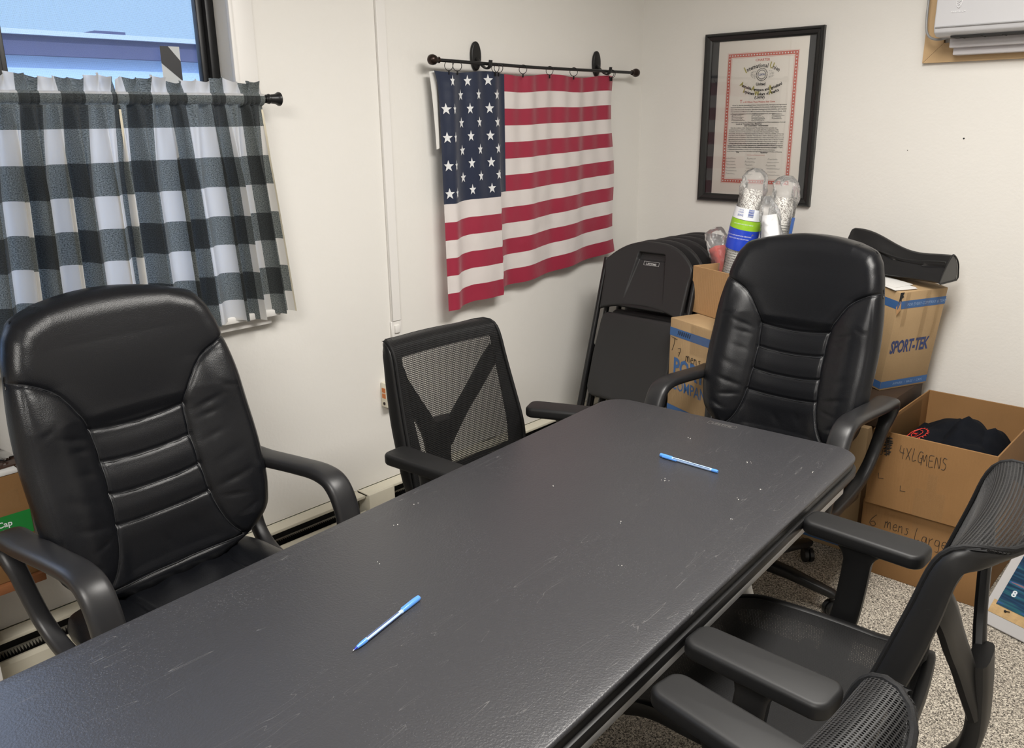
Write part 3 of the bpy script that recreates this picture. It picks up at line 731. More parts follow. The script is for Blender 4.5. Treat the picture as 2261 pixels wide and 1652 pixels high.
# rod with ball finials
t = empty('flag_rod', (0, 0, 0), 0, 'thin black metal curtain rod with bronze ball ends carrying the flag', 'rod')
RP = [(.066, 2.115, 1.777), (.066, 2.6, 1.772), (.066, 3.1, 1.769), (.066, 3.345, 1.768)]
RP = [(.066, 2.08+.055, 1.774), (.066, 2.65, 1.766), (.066, 3.33, 1.766)]
mb = MB(); tube(mb, [RP[0], RP[1], RP[2]], .0062, 12); mb.build('rod', M_['black_metal'], t)
for yy, sg, zz in ((2.125, -1, 1.774), (3.335, 1, 1.766)):
    Mx = Matrix.Translation((.066, yy, zz)) @ Matrix.Rotation(-sg*PI/2, 4, 'X')
    mb = MB(); lathe(mb, [(.007, -.020), (.011, -.018), (.009, -.012), (.011, -.006), (.0165, .002), (.0185, .012), (.0165, .022), (.009, .029), (.002, .031)], Mx, 20); mb.build('ball_finial', M_['bronze'], t)
# adhesive wall hooks
for yy, lb in ((2.385, 'dark oval adhesive wall hook holding the rod near the canton of the flag'), (3.13, 'dark oval adhesive wall hook holding the rod near the corner')):
    h = empty('wall_hook', (0, yy, 1.80), 0, lb, 'hook', 'adhesive hooks under the flag rod')
    mb = MB(); Mx = Matrix.Rotation(PI/2, 4, 'Y')
    prof = []
    el = [(.052*math.cos(2*PI*i/32), .026*math.sin(2*PI*i/32)) for i in range(32)]
    prism(mb, el, 0, .014, .005, 3, M=Mx); mb.build('back_plate', M_['black_plastic'], h)
    mb = MB(); sweep(mb, catmull([(.010, 0, -.005), (.035, 0, -.030), (.062, 0, -.046), (.080, 0, -.040), (.086, 0, -.018)], 6), (0, 1, 0), superell(.0035, .009, 3, 12)); mb.build('hook_arm', M_['black_plastic'], h)
# rings
for i, yy in enumerate((2.19, 2.232, 2.43, 2.447, 2.585, 2.745, 2.90, 3.155, 3.165)):
    r = empty('curtain_ring', (.066, yy, 1.757), 0, ('black metal clip ring holding the flag, %s' % ('first from the left end of the rod', 'second from the left end of the rod', 'third from the left, by the oval hook', 'fourth from the left, by the oval hook', 'at the edge of the blue canton', 'above the middle of the red top stripe', 'between the middle and the right hook', 'left one of the pair at the right end', 'right one of the pair at the right end')[i]), 'ring', 'clip rings on the flag rod')
    mb = MB(); a0 = (.35, .5, .2, .9, .3, .15, .4, .25, 1.0)[i]
    pts = [(.0165*math.cos(t)*math.cos(a0), .0165*math.cos(t)*math.sin(a0), .0165*math.sin(t)) for t in np.linspace(0, 2*PI, 24, endpoint=False)]
    tube(mb, pts, .0013, 8, closed=True); mb.build('hoop', M_['black_metal'], r)
    mb = MB(); box(mb, -.003, .003, -.002, .002, -.030, -.016, .001); mb.build('clip', M_['black_metal'], r)

# ================================================================== FRAMED CHARTER on the back wall
t = empty('framed_charter', (.607, YB, 1.56), 0, 'black framed union charter with red border hanging on the back wall', 'framed document')
mb = MB(); X0, X1, Z0, Z1 = -.267, .267, -.355, .355
prof = [(0, 0), (0, -.018), (.004, -.024), (.010, -.024), (.014, -.019), (.026, -.015), (.032, -.010), (.034, -.010), (.034, 0)]
cor = [(X0, Z0, 1, 1), (X1, Z0, -1, 1), (X1, Z1, -1, -1), (X0, Z1, 1, -1)]; V = []
for cx, cz, sx_, sz_ in cor:
    for a, d in prof: V.append((cx+sx_*a, d, cz+sz_*a))
k = len(prof); mb.add(V, [(i*k+j, i*k+(j+1) % k, ((i+1) % 4)*k+(j+1) % k, ((i+1) % 4)*k+j) for i in range(4) for j in range(k)])
mb.build('frame', mat('black_lacquered_frame', (.012, .012, .012), .3), t, smooth=False)
mb = MB(); box(mb, -.236, .236, -.004, -.001, -.324, .324); mb.build('backing', mat('charcoal_mount', (.035, .036, .042), .6), t, smooth=False)
mb = MB(); box(mb, -.202, .205, -.0052, -.0042, -.322, .324)
pap = mb.build('charter_paper', mat('aged_paper', (.90, .85, .78), .7, var=(5, .03)), t, smooth=False)
RED = mat('red_printing', (.62, .16, .12), .7); BLK = mat('black_printing', (.04, .035, .03), .7); GLD = mat('gold_initial', (.45, .40, .12), .6); NAVY = mat('navy_printing', (.05, .07, .2), .6)
bx0, bx1, bz0, bz1 = -.155, .163, -.270, .268; bw = .0145; yy = -.0056
mb = MB()
def flat(mb, x0, x1, z0, z1, y): mb.add([(x0, y, z0), (x1, y, z0), (x1, y, z1), (x0, y, z1)], [(0, 1, 2, 3)])
flat(mb, bx0, bx1, bz1-bw, bz1, yy); flat(mb, bx0, bx1, bz0, bz0+bw, yy); flat(mb, bx0, bx0+bw, bz0+bw, bz1-bw, yy); flat(mb, bx1-bw, bx1, bz0+bw, bz1-bw, yy)
for e_ in (.003, -bw-.003):
    x0, x1, z0, z1 = bx0-e_, bx1+e_, bz0-e_, bz1+e_; tt = .0008
    flat(mb, x0, x1, z0, z0+tt, yy); flat(mb, x0, x1, z1-tt, z1, yy); flat(mb, x0, x0+tt, z0, z1, yy); flat(mb, x1-tt, x1, z0, z1, yy)
mb.build('red_border', RED, pap, smooth=False)
mb = MB(); n = 24; st_ = (bx1-bx0-bw)/n
def dot(mb, x, z, r, y, k=6):
    mb.add([(x+r*math.cos(2*PI*i/k), y, z+r*math.sin(2*PI*i/k)) for i in range(k)], [tuple(range(k))])
for i in range(n+1):
    for z in (bz0+bw/2, bz1-bw/2): dot(mb, bx0+bw/2+i*st_, z, .0031, yy-.0004)
m_ = 40; sz_ = (bz1-bz0-bw)/m_
for i in range(1, m_):
    for x in (bx0+bw/2, bx1-bw/2): dot(mb, x, bz0+bw/2+i*sz_, .0031, yy-.0004)
mb.build('border_dots', M_['paper'], pap, smooth=False)
def TX(x, z, rot=0): return Matrix.Translation((x, yy-.0003, z)) @ Matrix.Rotation(rot, 4, 'Y') @ Matrix.Rotation(PI/2, 4, 'X')
def arc_text(mb, mbg, words, size, cx, cz, R, a0, da, up=True, bold=.0006, caps=1.4):
    """letters along an arc; capitals go to mbg (gold)"""
    WD = {'i': .35, 'l': .35, 't': .42, 'm': .95, 'w': .9, 'W': 1.1, ' ': .6, 'f': .42, 'r': .5, 'j': .4}
    da = -2*a0/sum(WD.get(ch, .68)*(caps*.8 if ch.isupper() else 1) for ch in words)
    a = a0
    for ch in words:
        wdt = {'i': .35, 'l': .35, 't': .42, 'm': .95, 'w': .9, 'W': 1.1, ' ': .6, 'f': .42, 'r': .5, 'j': .4}.get(ch, .68)
        if ch.isupper(): wdt *= caps*.8
        a += da*wdt/2
        if ch != ' ':
            if up: x = cx+R*math.sin(a); z = cz+R*math.cos(a); rot = a
            else: x = cx+R*math.sin(a); z = cz-R*math.cos(a); rot = -a
            tgt = mbg if ch.isupper() and mbg else mb
            add_text(tgt, ch, size*(caps if ch.isupper() else 1), TX(x, z, rot), 'CENTER', offset=(.0015 if ch.isupper() else bold), res=1, sx=.82)
        a += da*wdt/2
kb, rb, gb, nb = MB(), MB(), MB(), MB()
add_text(rb, 'CHARTER', .0135, TX(0.006, .2345), 'CENTER', sx=1.1, offset=.0003)
arc_text(kb, gb, 'International Union', .0245, .006, .066, .1430, -.56, .112)
arc_text(kb, gb, 'Automobile Aerospace and Agricultural', .0165, .006, .314, .200, -.50, .0268*1.15, up=False, caps=1.5)
arc_text(kb, gb, 'Implement Workers of America', .0165, .006, .316, .220, -.39, .0265*1.1, up=False, caps=1.5)
add_text(kb, 'United', .016, TX(.004, .1370), 'CENTER', offset=.0006); add_text(kb, '(UAW)', .0155, TX(.003, .0830), 'CENTER', offset=.0005)
# round gear seal
for k in range(26):
    a = 2*PI*k/26; add = [(r*math.cos(a+d)+.006, yy, r*math.sin(a+d)+.180) for r, d in ((.0225, -.07), (.0225, .07), (.0265, .09), (.0265, -.09))]; kb.add(add, [(0, 1, 2, 3)])
def ring(mb, cx, cz, r0, r1, y, k=40):
    V = []
    for i in range(k): a = 2*PI*i/k; V += [(cx+r0*math.cos(a), y, cz+r0*math.sin(a)), (cx+r1*math.cos(a), y, cz+r1*math.sin(a))]
    mb.add(V, [(2*i, 2*i+1, (2*i+3) % (2*k), (2*i+2) % (2*k)) for i in range(k)])
gr = MB(); ring(gr, .006, .180, .0160, .0195, yy)
for sgn in (-1, 1):     # engraved factory and field vignettes
    for k in range(70):
        x = .006+sgn*(.030+random.uniform(0, .022)); z = .180+random.uniform(-.016, .018)*(1-abs(x-.006-sgn*.030)*20); flat(gr, x, x+random.uniform(.002, .005), z, z+.0006, yy)
add_text(nb, 'UAW', .0135, TX(.006, .1755), 'CENTER', offset=.0004, sx=.9)
add_text(rb, 'T', .019, TX(-.082, .0665), 'CENTER', offset=.0004); add_text(rb, 'o All Whom These Presents Shall Come', .0088, TX(-.073, .0675), sx=1.02, offset=.0002)
def lines(mb, rows, x, z, dz, size, wfull):
    for i, s in enumerate(rows):
        V, Fc = text_mesh(s, size, 'LEFT', 0, 1.0, .00018, 1)
        wd = max(p[0] for p in V); f = wfull/wd if wd > wfull*.8 else 1.15
        ind = .008 if i == 0 else 0
        Mx = TX(x+ind, z-i*dz); mb.add([tuple(Mx @ Vector((p[0]*f*(1-ind/wfull), p[1], 0))) for p in V], Fc)
lines(kb, ['Know Ye, that the International Union, United Automobile, Aerospace and Agricultural', 'Implement Workers of America (UAW) constituted for the purpose of effecting thorough organi-',
           'zation of the Automobile, Aerospace, Agricultural Implement and other industries, and composed', 'of Local Unions and Members in different sections of The United States and Canada, doth,', 'upon proper application and under conditions herein granted, grant unto'], -.130, .0555, .0088, .0062, .258)
lines(kb, ['and to their successors this Charter for the establishment and future maintenance of a Local'], -.130, -.0150, .0085, .0060, .258)
lines(kb, ['Now, the conditions of this Charter are such: That said Union forever and under any', 'and all circumstances shall be subordinate to and comply with all the requirements of the', 'Constitution, By-Laws and General Laws or other laws of the International Union, United',
           'Automobile, Aerospace and Agricultural Implement Workers of America (UAW), as they may', 'from time to time be altered or amended; That said Union shall for all time be guided and con-', 'trolled by all acts and decisions of the International Union, United Automobile, Aerospace and',
           'Agricultural Implement Workers of America (UAW), as they may from time to time be enacted;', 'That should the Local Union above chartered take advantage of any powers, privileges or rights', 'conferred under the laws as they now exist or any time, said action shall not preclude the Inter-',
           'national Union, United Automobile, Aerospace and Agricultural Implement Workers of America', '(UAW) from revoking, amending, changing or abolishing any such powers, privileges or rights.'], -.132, -.0385, .0080, .0056, .258)
lines(kb, ['So long as the said Union adheres to these conditions, this Charter to remain in full force;', 'but upon infraction thereof, the International Union, United Automobile, Aerospace and Agricul-', 'tural Implement Workers of America (UAW) may revoke this Charter, thereby annulling all', 'privileges granted hereunder.'], -.134, -.1040, .0080, .0054, .258)
lines(kb, ['In Witness Whereof We have hereunto set our hands and affixed the Seal of the Interna-', 'tional Union, United Automobile, Aerospace and Agricultural Implement Workers of America'], -.135, -.1290, .0080, .0054, .258)
# handwriting rows and signatures : loose pen scribble
def scribble(mb, x, z, L, h, r=.00045):
    n = int(L/.0035); P = []
    for i in range(n): P.append((x+i*.0035+random.uniform(-.0012, .0012), yy-.0006, z+(random.uniform(.3, 1.0) if i % 2 else random.uniform(-.15, .25))*h*(1.5 if i == 1 else 1)))
    tube(mb, catmull(P, 3), r, 4)
hb = MB()
for c_, n_ in ((-.122, 5), (-.028, 5), (.066, 4)):
    for i in range(n_): scribble(hb, c_, (.0185-i*.0062), random.uniform(.045, .068), .0046, .0006)
add_text(hb, 'Local at Traverse City, Michigan', .0072, TX(-.100, -.0225), offset=.0003, sx=1.3)
add_text(hb, 'Lear Corporation - Amalgamated', .0072, TX(-.060, -.0295), offset=.0003, sx=1.15)
add_text(hb, 'First', .0075, TX(-.09, -.1415), offset=.0003); add_text(hb, 'September', .0075, TX(.025, -.1415), offset=.0003)
sg_ = MB()
for r_ in range(6):
    for c_ in (-.140, -.045, .055):
        if True: scribble(sg_, c_+random.uniform(0, .01), -.1680-r_*.0133, random.uniform(.04, .07), .0055, .00035)
add_text(rb, 'International Executive Board', .0058, TX(.004, -.1520), 'CENTER', sx=1.2)
kb.build('black_lettering', BLK, pap, smooth=False); rb.build('red_lettering', RED, pap, smooth=False); gb.build('gold_initials', GLD, pap, smooth=False); nb.build('seal_lettering', NAVY, pap, smooth=False)
gr.build('seal_engraving', mat('grey_engraving', (.25, .24, .22), .7), pap, smooth=False); hb.build('handwritten_entries', BLK, pap); sg_.build('signatures', BLK, pap)
mb = MB(); box(mb, -.236, .236, -.0095, -.0085, -.324, .324); mb.build('glass_pane', M_['glass'], t, smooth=False)

# nail holes in the back wall
for i, (x, z) in enumerate(((1.433, 1.484), (1.239, 1.439))):
    mb = MB(); lathe(mb, [((.0032, .0014)[i], 0), ((.0032, .0014)[i], .0012)], Matrix.Translation((x, YB, z)) @ Matrix.Rotation(PI/2, 4, 'X'), 10)
    tag(mb.build('nail_hole', M_['dark'], None), ('small dark nail hole in the bare back wall right of the charter', 'tiny faint pin hole in the back wall nearest the charter frame')[i], 'hole')

# ================================================================== WALL AIR CONDITIONER
t = empty('air_conditioner', (1.34, YB, 1.83), 0, 'pale grey wall air conditioner with black outlet slot and shield logo, top right', 'air conditioner')
AC = mat('pale_grey_gloss_plastic', (.58, .58, .60), .22, spec=.5)
mb = MB()
sec = [(-.02, .015), (-.09, -.002), (-.16, -.002), (-.185, .010), (-.192, .030), (-.195, .30), (-.18, .32), (-.02, .32)]
k = len(sec); V = [(0, y, z) for y, z in sec]+[(.9, y, z) for y, z in sec]
bm = bmesh.new(); bv = [bm.verts.new(p) for p in V]
for i in range(k): bm.faces.new((bv[i], bv[(i+1) % k], bv[k+(i+1) % k], bv[k+i]))
bm.faces.new(bv[:k][::-1]); bm.faces.new(bv[k:]); bmesh.ops.recalc_face_normals(bm, faces=bm.faces)
bmesh.ops.bevel(bm, geom=list(bm.edges), offset=.006, segments=3, profile=.5, affect='EDGES'); me = bpy.data.meshes.new('housing'); bm.to_mesh(me); bm.free()
me.polygons.foreach_set('use_smooth', [True]*len(me.polygons)); me.set_sharp_from_angle(angle=.6); obj('housing', me, AC, t)
mb = MB(); box(mb, .05, .86, -.165, -.10, -.006, .001, .002); sl = mb.build('outlet_slot', M_['dark'], t)
mb = MB()
for i in range(12): box(mb, .08+i*.065, .084+i*.065, -.160, -.11, -.008, -.005)
mb.build('louvre_vane', M_['black_plastic'], sl, smooth=False)
mb = MB(); box(mb, 0.006, .894, -.196, -.19, .026, .030, .001); mb.build('front_seam', mat('grey_seam', (.35, .35, .36), .4), t)
LG = mat('silver_logo', (.9, .9, .92), .25); mb = MB()
def LM(x, z): return Matrix.Translation((x, -.1960, z)) @ Matrix.Rotation(PI/2, 4, 'X')
sh = [(-.008, .010), (.008, .010), (.008, -.002), (.005, -.009), (0, -.013), (-.005, -.009), (-.008, -.002)]
for a, b in zip(sh, sh[1:]+sh[:1]):
    P = [LM(.075, .098) @ Vector((a[0], a[1], .0005)), LM(.075, .098) @ Vector((b[0], b[1], .0005))]; tube(mb, [tuple(p) for p in P], .0008, 6)
for a, b in (((-.006, .002), (.004, .008)), ((-.005, -.005), (.006, .004)), ((.004, -.006), (.004, .002))):
    P = [LM(.075, .098) @ Vector((a[0], a[1], .0005)), LM(.075, .098) @ Vector((b[0], b[1], .0005))]; tube(mb, [tuple(p) for p in P], .0008, 6)
add_text(mb, 'FRIEDRICH', .0072, LM(.075, .071), 'CENTER', extrude=.0003, spacing=1.35); mb.build('logo', LG, t, smooth=False)
# lower pale lip of the through-wall sleeve
mb = MB(); box(mb, .03, .86, -.10, -.018, -.035, -.004, .004); box(mb, .036, .86, -.07, -.018, -.058, -.034, .004); mb.build('drip_tray', mat('white_tray_plastic', (.66, .64, .66), .35), t)
WOOD = mat('raw_pine', (.56, .38, .20), .5, var=(4, .12)); q = NT(WOOD)
t = empty('wooden_surround', (1.26, YB-.001, 1.752), 0, 'mitred bare pine board surround on the wall behind the air conditioner', 'wooden frame')
mb = MB(); mb.add([(0, 0, 0), (.066, 0, .066), (.066, 0, .55), (0, 0, .55), (0, -.018, 0), (.066, -.018, .066), (.066, -.018, .55), (0, -.018, .55)], [(4, 5, 6, 7), (0, 3, 2, 1), (0, 4, 7, 3), (1, 2, 6, 5), (0, 1, 5, 4), (3, 7, 6, 2)]); mb.build('side_board', WOOD, t, smooth=False)
mb = MB(); mb.add([(.0012, 0, 0), (1.0, 0, 0), (1.0, 0, .066), (.0672, 0, .066), (.0012, -.018, 0), (1.0, -.018, 0), (1.0, -.018, .066), (.0672, -.018, .066)], [(4, 5, 6, 7), (0, 3, 2, 1), (0, 1, 5, 4), (2, 3, 7, 6), (0, 4, 7, 3), (1, 2, 6, 5)]); mb.build('bottom_board', WOOD, t, smooth=False)
mb = MB(); tube(mb, catmull([(1.272, 3.425, 2.3), (1.272, 3.425, 2.05), (1.274, 3.42, 1.90), (1.288, 3.41, 1.845), (1.325, 3.40, 1.826), (1.37, 3.39, 1.832), (1.40, 3.38, 1.845)], 8), .0042, 10)
tag(mb.build('power_cord', mat('grey_cord', (.30, .30, .30), .35), None), 'grey power cord looping down beside the air conditioner', 'cord')

# ================================================================== CHAIR UNDERPARTS
def star_base(t, rz, R=.30, z0=.0, m=None):
    """five spoke base with castors; each spoke, castor a part"""
    m = m or M_['black_plastic']
    mb = MB(); lathe(mb, [(.045, .075), (.05, .085), (.045, .13), (.03, .14), (.028, .28), (.020, .285), (.020, .42)], None, 20); mb.build('gas_column', m, t)
    for k in range(5):
        a = rz+2*PI*k/5; c, s = math.cos(a), math.sin(a)
        mb = MB(); sweep(mb, [(.03*c, .03*s, .105), (.15*c, .15*s, .098), (R*c, R*s, .078), ((R+.012)*c, (R+.012)*s, .074)], (0, 0, 1), superell(.026, .017, 3.5, 14), [(1, 1.25), (.9, 1.05), (.66, .8), (.4, .5)]); mb.build('base_spoke', m, t)
        b = a+1.1; w_ = Vector((R*c, R*s, 0)); d = Vector((math.cos(b), math.sin(b), 0)); e = Vector((-d.y, d.x, 0))
        mb = MB()
        for sg in (-1, 1):
            Mx = frame_m(w_+e*sg*.010+Vector((0, 0, .027)), d, Vector((0, 0, 1)))
            lathe(mb, [(.018, -.008), (.0255, -.007), (.027, 0), (.0255, .007), (.018, .008)], Mx, 18)
        tube(mb, [tuple(w_+Vector((0, 0, .03))), tuple(w_+Vector((0, 0, .075)))], .006, 8); mb.build('castor', m, t)

# ================================================================== EXECUTIVE LEATHER CHAIR (faces local +x)
def exec_chair(rz_base=.3):
    t = empty('executive_chair', (0, 0, 0))
    zk = [.47, .49, .52, .57, .62, .74, .86, .95, 1.02, 1.088, 1.130, 1.157, 1.168]
    hk = [.13, .185, .225, .268, .282, .290, .289, .282, .270, .255, .236, .203, .160]
    xk = [-.155, -.158, -.160, -.166, -.175, -.205, -.243, -.262, -.277, -.292, -.303, -.311, -.316]
    tt = np.linspace(0, 1, 190); tt = .5-.5*np.cos(PI*tt)*(.35)-.5*(1-2*tt)*.65
    tt = (tt-tt[0])/(tt[-1]-tt[0])
    zz = .47+(1.168-.47)*tt
    uu = np.linspace(-1, 1, 171); uu = np.sign(uu)*(1-(1-np.abs(uu))**1.15)
    U, Z = np.meshgrid(uu, zz)
    HWD = smooth_interp(Z, zk, hk); XC = smooth_interp(Z, zk, xk)
    Y = U*HWD
    arch = .018*(1-U**2)*np.clip((Z-1.08)/.075, 0, 1); archb = -.015*(1-U**2)*np.clip((.53-Z)/.06, 0, 1)
    # distance to outline
    outl = [(float(smooth_interp(np.array([z]), zk, hk)[0]), float(z)) for z in zz[::3]]+[(hk[-1], 1.168)]
    d1 = polydist(np.abs(Y), Z, outl); d1 = np.minimum(d1, np.minimum(1.171-Z, Z-.467)+.0)
    e = np.clip(d1/.050, 0, 1); prof = np.sqrt(np.clip(1-(1-e)**2.2, 0, 1))
    front = .050*prof
    aY = np.abs(Y)
    front += .020*np.exp(-((aY-.205)/.055)**2)*np.clip((1.0-Z)/.08, 0, 1)*np.clip((Z-.50)/.08, 0, 1)*prof     # bolsters
    front += .007*np.exp(-((Z-1.02)/.10)**2)*prof*np.exp(-(aY/.2)**2)                                              # head pillow
    cpan = 1/(1+np.exp((aY-.125)/.008))
    front -= .010*cpan*np.clip((.915-Z)/.03, 0, 1)*np.clip((Z-.50)/.04, 0, 1)
    side = catmull([(.266, 1.028), (.232, 1.018), (.180, .985), (.145, .935), (.122, .885), (.116, .81), (.118, .73), (.124, .658), (.136, .60), (.156, .555), (.184, .522)], 6)
    sidep = [tuple(p) for p in side]
    seams = [sidep]
    def sag(z0, w_, s): return [(y, z0-s*(1-(y/w_)**2)) for y in np.linspace(-w_, w_, 9)]
    hz = [(.882, .121, .012), (.804, .116, .010), (.728, .118, .010), (.656, .124, .008)]
    dside = polydist(aY, Z, sidep)
    front -= .007*np.exp(-(dside/.0042)**2)+.004*np.exp(-(dside/.016)**2)
    for z0, w_, s in hz:
        dd = polydist(Y, Z, sag(z0, w_, s)); front -= .0055*np.exp(-(dd/.0038)**2)
        front += .0022*np.exp(-((dd-.03)/.02)**2)*cpan
    low = sag(.520, .186, .006); dl = polydist(Y, Z, low); front -= .006*np.exp(-(dl/.0045)**2)
    # perimeter piping line
    dp = np.abs(d1-.022); front -= .0008*np.exp(-(dp/.0026)**2)*np.clip((Z-.54)/.05, 0, 1)*np.clip((1.05-Z)/.05, 0, 1)
    # leather creases running in from the seams
    def crease(y0, z0, y1, z1, dep, wd, both=True):
        yy_ = aY if both else Y
        dx, dz = y1-y0, z1-z0; L = math.hypot(dx, dz); s = ((yy_-y0)*dx+(Z-z0)*dz)/L/L
        dd = np.abs((yy_-y0)*dz-(Z-z0)*dx)/L
        return -.6*dep*np.exp(-(dd/wd)**2)*np.clip(1-np.abs(s-.5)*2, 0, 1)
    for a in ((.125, .86, .22, .90, .005, .007), (.13, .84, .20, .86, .004, .006), (.12, .78, .21, .815, .003, .008), (.124, .66, .24, .70, .006, .008), (.13, .64, .22, .635, .005, .007), (.16, .575, .25, .62, .004, .008), (.14, .72, .25, .77, .003, .012), (.19, .93, .26, .90, .004, .008)):
        front += crease(*a)
    front += crease(-.03, .60, .02, .54, .004, .012, False)+crease(.05, .62, .09, .55, .004, .012, False)
    wrap = .058*(aY/.3)**2-.018
    PX = XC+front+wrap
    PF = np.stack([PX, Y, Z+arch+archb], -1)
    back = -.048*np.sqrt(np.clip(1-(1-np.clip(d1/.05, 0, 1))**2, 0, 1))
    PB_ = np.stack([XC+back+wrap, Y, Z+arch+archb], -1)
    nv, nu = U.shape; idx = np.arange(nv*nu).reshape(nv, nu)
    q1 = np.stack([idx[:-1, :-1], idx[:-1, 1:], idx[1:, 1:], idx[1:, :-1]], -1).reshape(-1, 4); n0 = nv*nu
    q2 = q1[:, ::-1]+n0
    rim = list(idx[0, :])+list(idx[1:, -1])+list(idx[-1, -2::-1])+list(idx[-2:0:-1, 0])
    q3 = [(rim[(i+1) % len(rim)], rim[i], rim[i]+n0, rim[(i+1) % len(rim)]+n0) for i in range(len(rim))]
    me = bpy.data.meshes.new('backrest'); me.from_pydata(np.concatenate([PF.reshape(-1, 3), PB_.reshape(-1, 3)]).tolist(), [], [tuple(map(int, f)) for f in np.concatenate([q1, q2])]+[tuple(map(int, f)) for f in q3]); me.update()
    me.polygons.foreach_set('use_smooth', [True]*len(me.polygons))
    br = obj('backrest', me, M_['leather'], t)
    # piping along the seams, its lighter grey painting the seam highlights
    def surf(y, z):
        j = int(np.argmin(np.abs(zz-z))); h = float(smooth_interp(np.array([z]), zk, hk)[0]); i = int(np.argmin(np.abs(uu-y/h)))
        return (float(PX[j, i])+.0012, y, z)
    mb = MB()
    for sg in (-1, 1): tube(mb, [surf(sg*y, z) for y, z in sidep[:-1]], .0012, 6)
    for z0, w_, s in hz: tube(mb, [surf(y, z-.003) for y, z in sag(z0, w_-.004, s)], .0011, 6)
    tube(mb, [surf(y, z-.003) for y, z in sag(.520, .180, .006)], .0011, 6)
    mb.build('seam_piping_highlight', M_['seam'], br)
    # seat cushion
    nu, nv = 90, 90; uu2 = np.linspace(-1, 1, nu); U2, V2 = np.meshgrid(uu2, uu2)
    sx, sy = .255, .268; n = 5
    # superellipse square mapping
    X2 = U2*np.sqrt(1-.18*V2**2)*sx+.03; Y2 = V2*np.sqrt(1-.10*U2**2)*sy
    dd = np.minimum((1-np.abs(U2))*sx, (1-np.abs(V2))*sy); pr = np.sqrt(np.clip(1-(1-np.clip(dd/.06, 0, 1))**2.2, 0, 1))
    top_ = .052*pr+.010*np.exp(-((np.abs(Y2)-.19)/.05)**2)
    top_ -= .008*np.exp(-(np.abs(np.abs(Y2)-.13-.05*np.clip(-(X2+.08), 0, .2)*4)/.006)**2)*pr
    top_ -= .006*np.exp(-(np.abs(X2-.08)/.006)**2)*pr*(np.abs(Y2) < .13)
    rnd = .004*np.sin(Y2*70+X2*25)*pr*np.exp(-((X2+.16)/.09)**2)
    PT = np.stack([X2, Y2, .425+top_+rnd-.02*(X2 < -.1)*0], -1); PBt = np.stack([X2, Y2, .415-.05*pr], -1)
    idx = np.arange(nv*nu).reshape(nv, nu); q1 = np.stack([idx[:-1, :-1], idx[:-1, 1:], idx[1:, 1:], idx[1:, :-1]], -1).reshape(-1, 4); n0 = nv*nu
    rim = list(idx[0, :])+list(idx[1:, -1])+list(idx[-1, -2::-1])+list(idx[-2:0:-1, 0])
    q3 = [(rim[(i+1) % len(rim)], rim[i], rim[i]+n0, rim[(i+1) % len(rim)]+n0) for i in range(len(rim))]
    me = bpy.data.meshes.new('seat'); me.from_pydata(np.concatenate([PT.reshape(-1, 3), PBt.reshape(-1, 3)]).tolist(), [], [tuple(map(int, f)) for f in np.concatenate([q1, q1[:, ::-1]+n0])]+[tuple(map(int, f)) for f in q3]); me.update()
    me.polygons.foreach_set('use_smooth', [True]*len(me.polygons)); obj('seat', me, M_['leather'], t)
    # loop arms
    for sg in (-1, 1):
        P = catmull([(-.290, .640), (-.265, .672), (-.17, .678), (-.03, .690), (.07, .694), (.125, .672), (.158, .60), (.166, .50), (.142, .420), (.08, .386), (0, .388), (-.08, .396), (-.158, .420), (-.212, .465), (-.240, .53), (-.258, .59)], 7, closed=True)
        arc = np.linspace(0, 1, len(P), endpoint=False)
        wk = np.interp(arc*16, [0, 1, 2, 3, 4, 5, 6, 7, 8, 9, 13, 14, 15, 16], [.030, .037, .036, .033, .033, .034, .034, .031, .026, .022, .020, .020, .021, .030])
        tk = np.interp(arc*16, [0, 1, 2, 3, 4, 5, 6, 7, 8, 9, 13, 14, 15, 16], [.019, .018, .0165, .0165, .017, .018, .017, .015, .015, .015, .015, .014, .014, .019])
        path = [(x, sg*(.315-.028*np.clip((.60-z)/.2, 0, 1)), z) for x, z in P]
        mb = MB(); V = []; k = 18; sec = superell(1, 1, 3.2, k); n = len(path); path = np.array(path)
        cen = np.array([0.0, 0, .53])
        for i in range(n):
            tg = path[(i+1) % n]-path[i-1]; tg /= np.linalg.norm(tg); side = np.array([0, 1.0, 0]); side = side-tg*np.dot(side, tg); side /= np.linalg.norm(side); up = np.cross(tg, side)
            for a, b in sec: V.append(path[i]+side*a*wk[i]+up*b*tk[i])
        mb.add(V, [(i*k+j, i*k+(j+1) % k, ((i+1) % n)*k+(j+1) % k, ((i+1) % n)*k+j) for i in range(n) for j in range(k)])
        bm = mb.build('armrest', M_['grey_plastic'], t)
    # under frame, back bar and lever
    mb = MB(); box(mb, -.14, .14, -.30, .30, .365, .385, .006); box(mb, -.12, .12, -.11, .11, .33, .375, .01); sweep(mb, catmull([(-.10, 0, .35), (-.22, 0, .36), (-.255, 0, .45), (-.262, 0, .60)], 6), (0, 1, 0), superell(.008, .035, 4, 12)); mb.build('under_frame', M_['black_plastic'], t)
    star_base(t, rz_base)
    return t
ex1 = exec_chair(); ex1.location = (.625, .815, .006); ex1.rotation_euler.z = .09
tag(ex1, 'black leather executive chair with loop arms in front of the checked curtain', 'chair', 'black leather executive chairs')
ex2 = copy_tree(ex1); ex2.location = (1.211, 2.470, 0); ex2.rotation_euler.z = -PI/2+.02
tag(ex2, 'black leather executive chair with loop arms at the far end of the table', 'chair', 'black leather executive chairs')

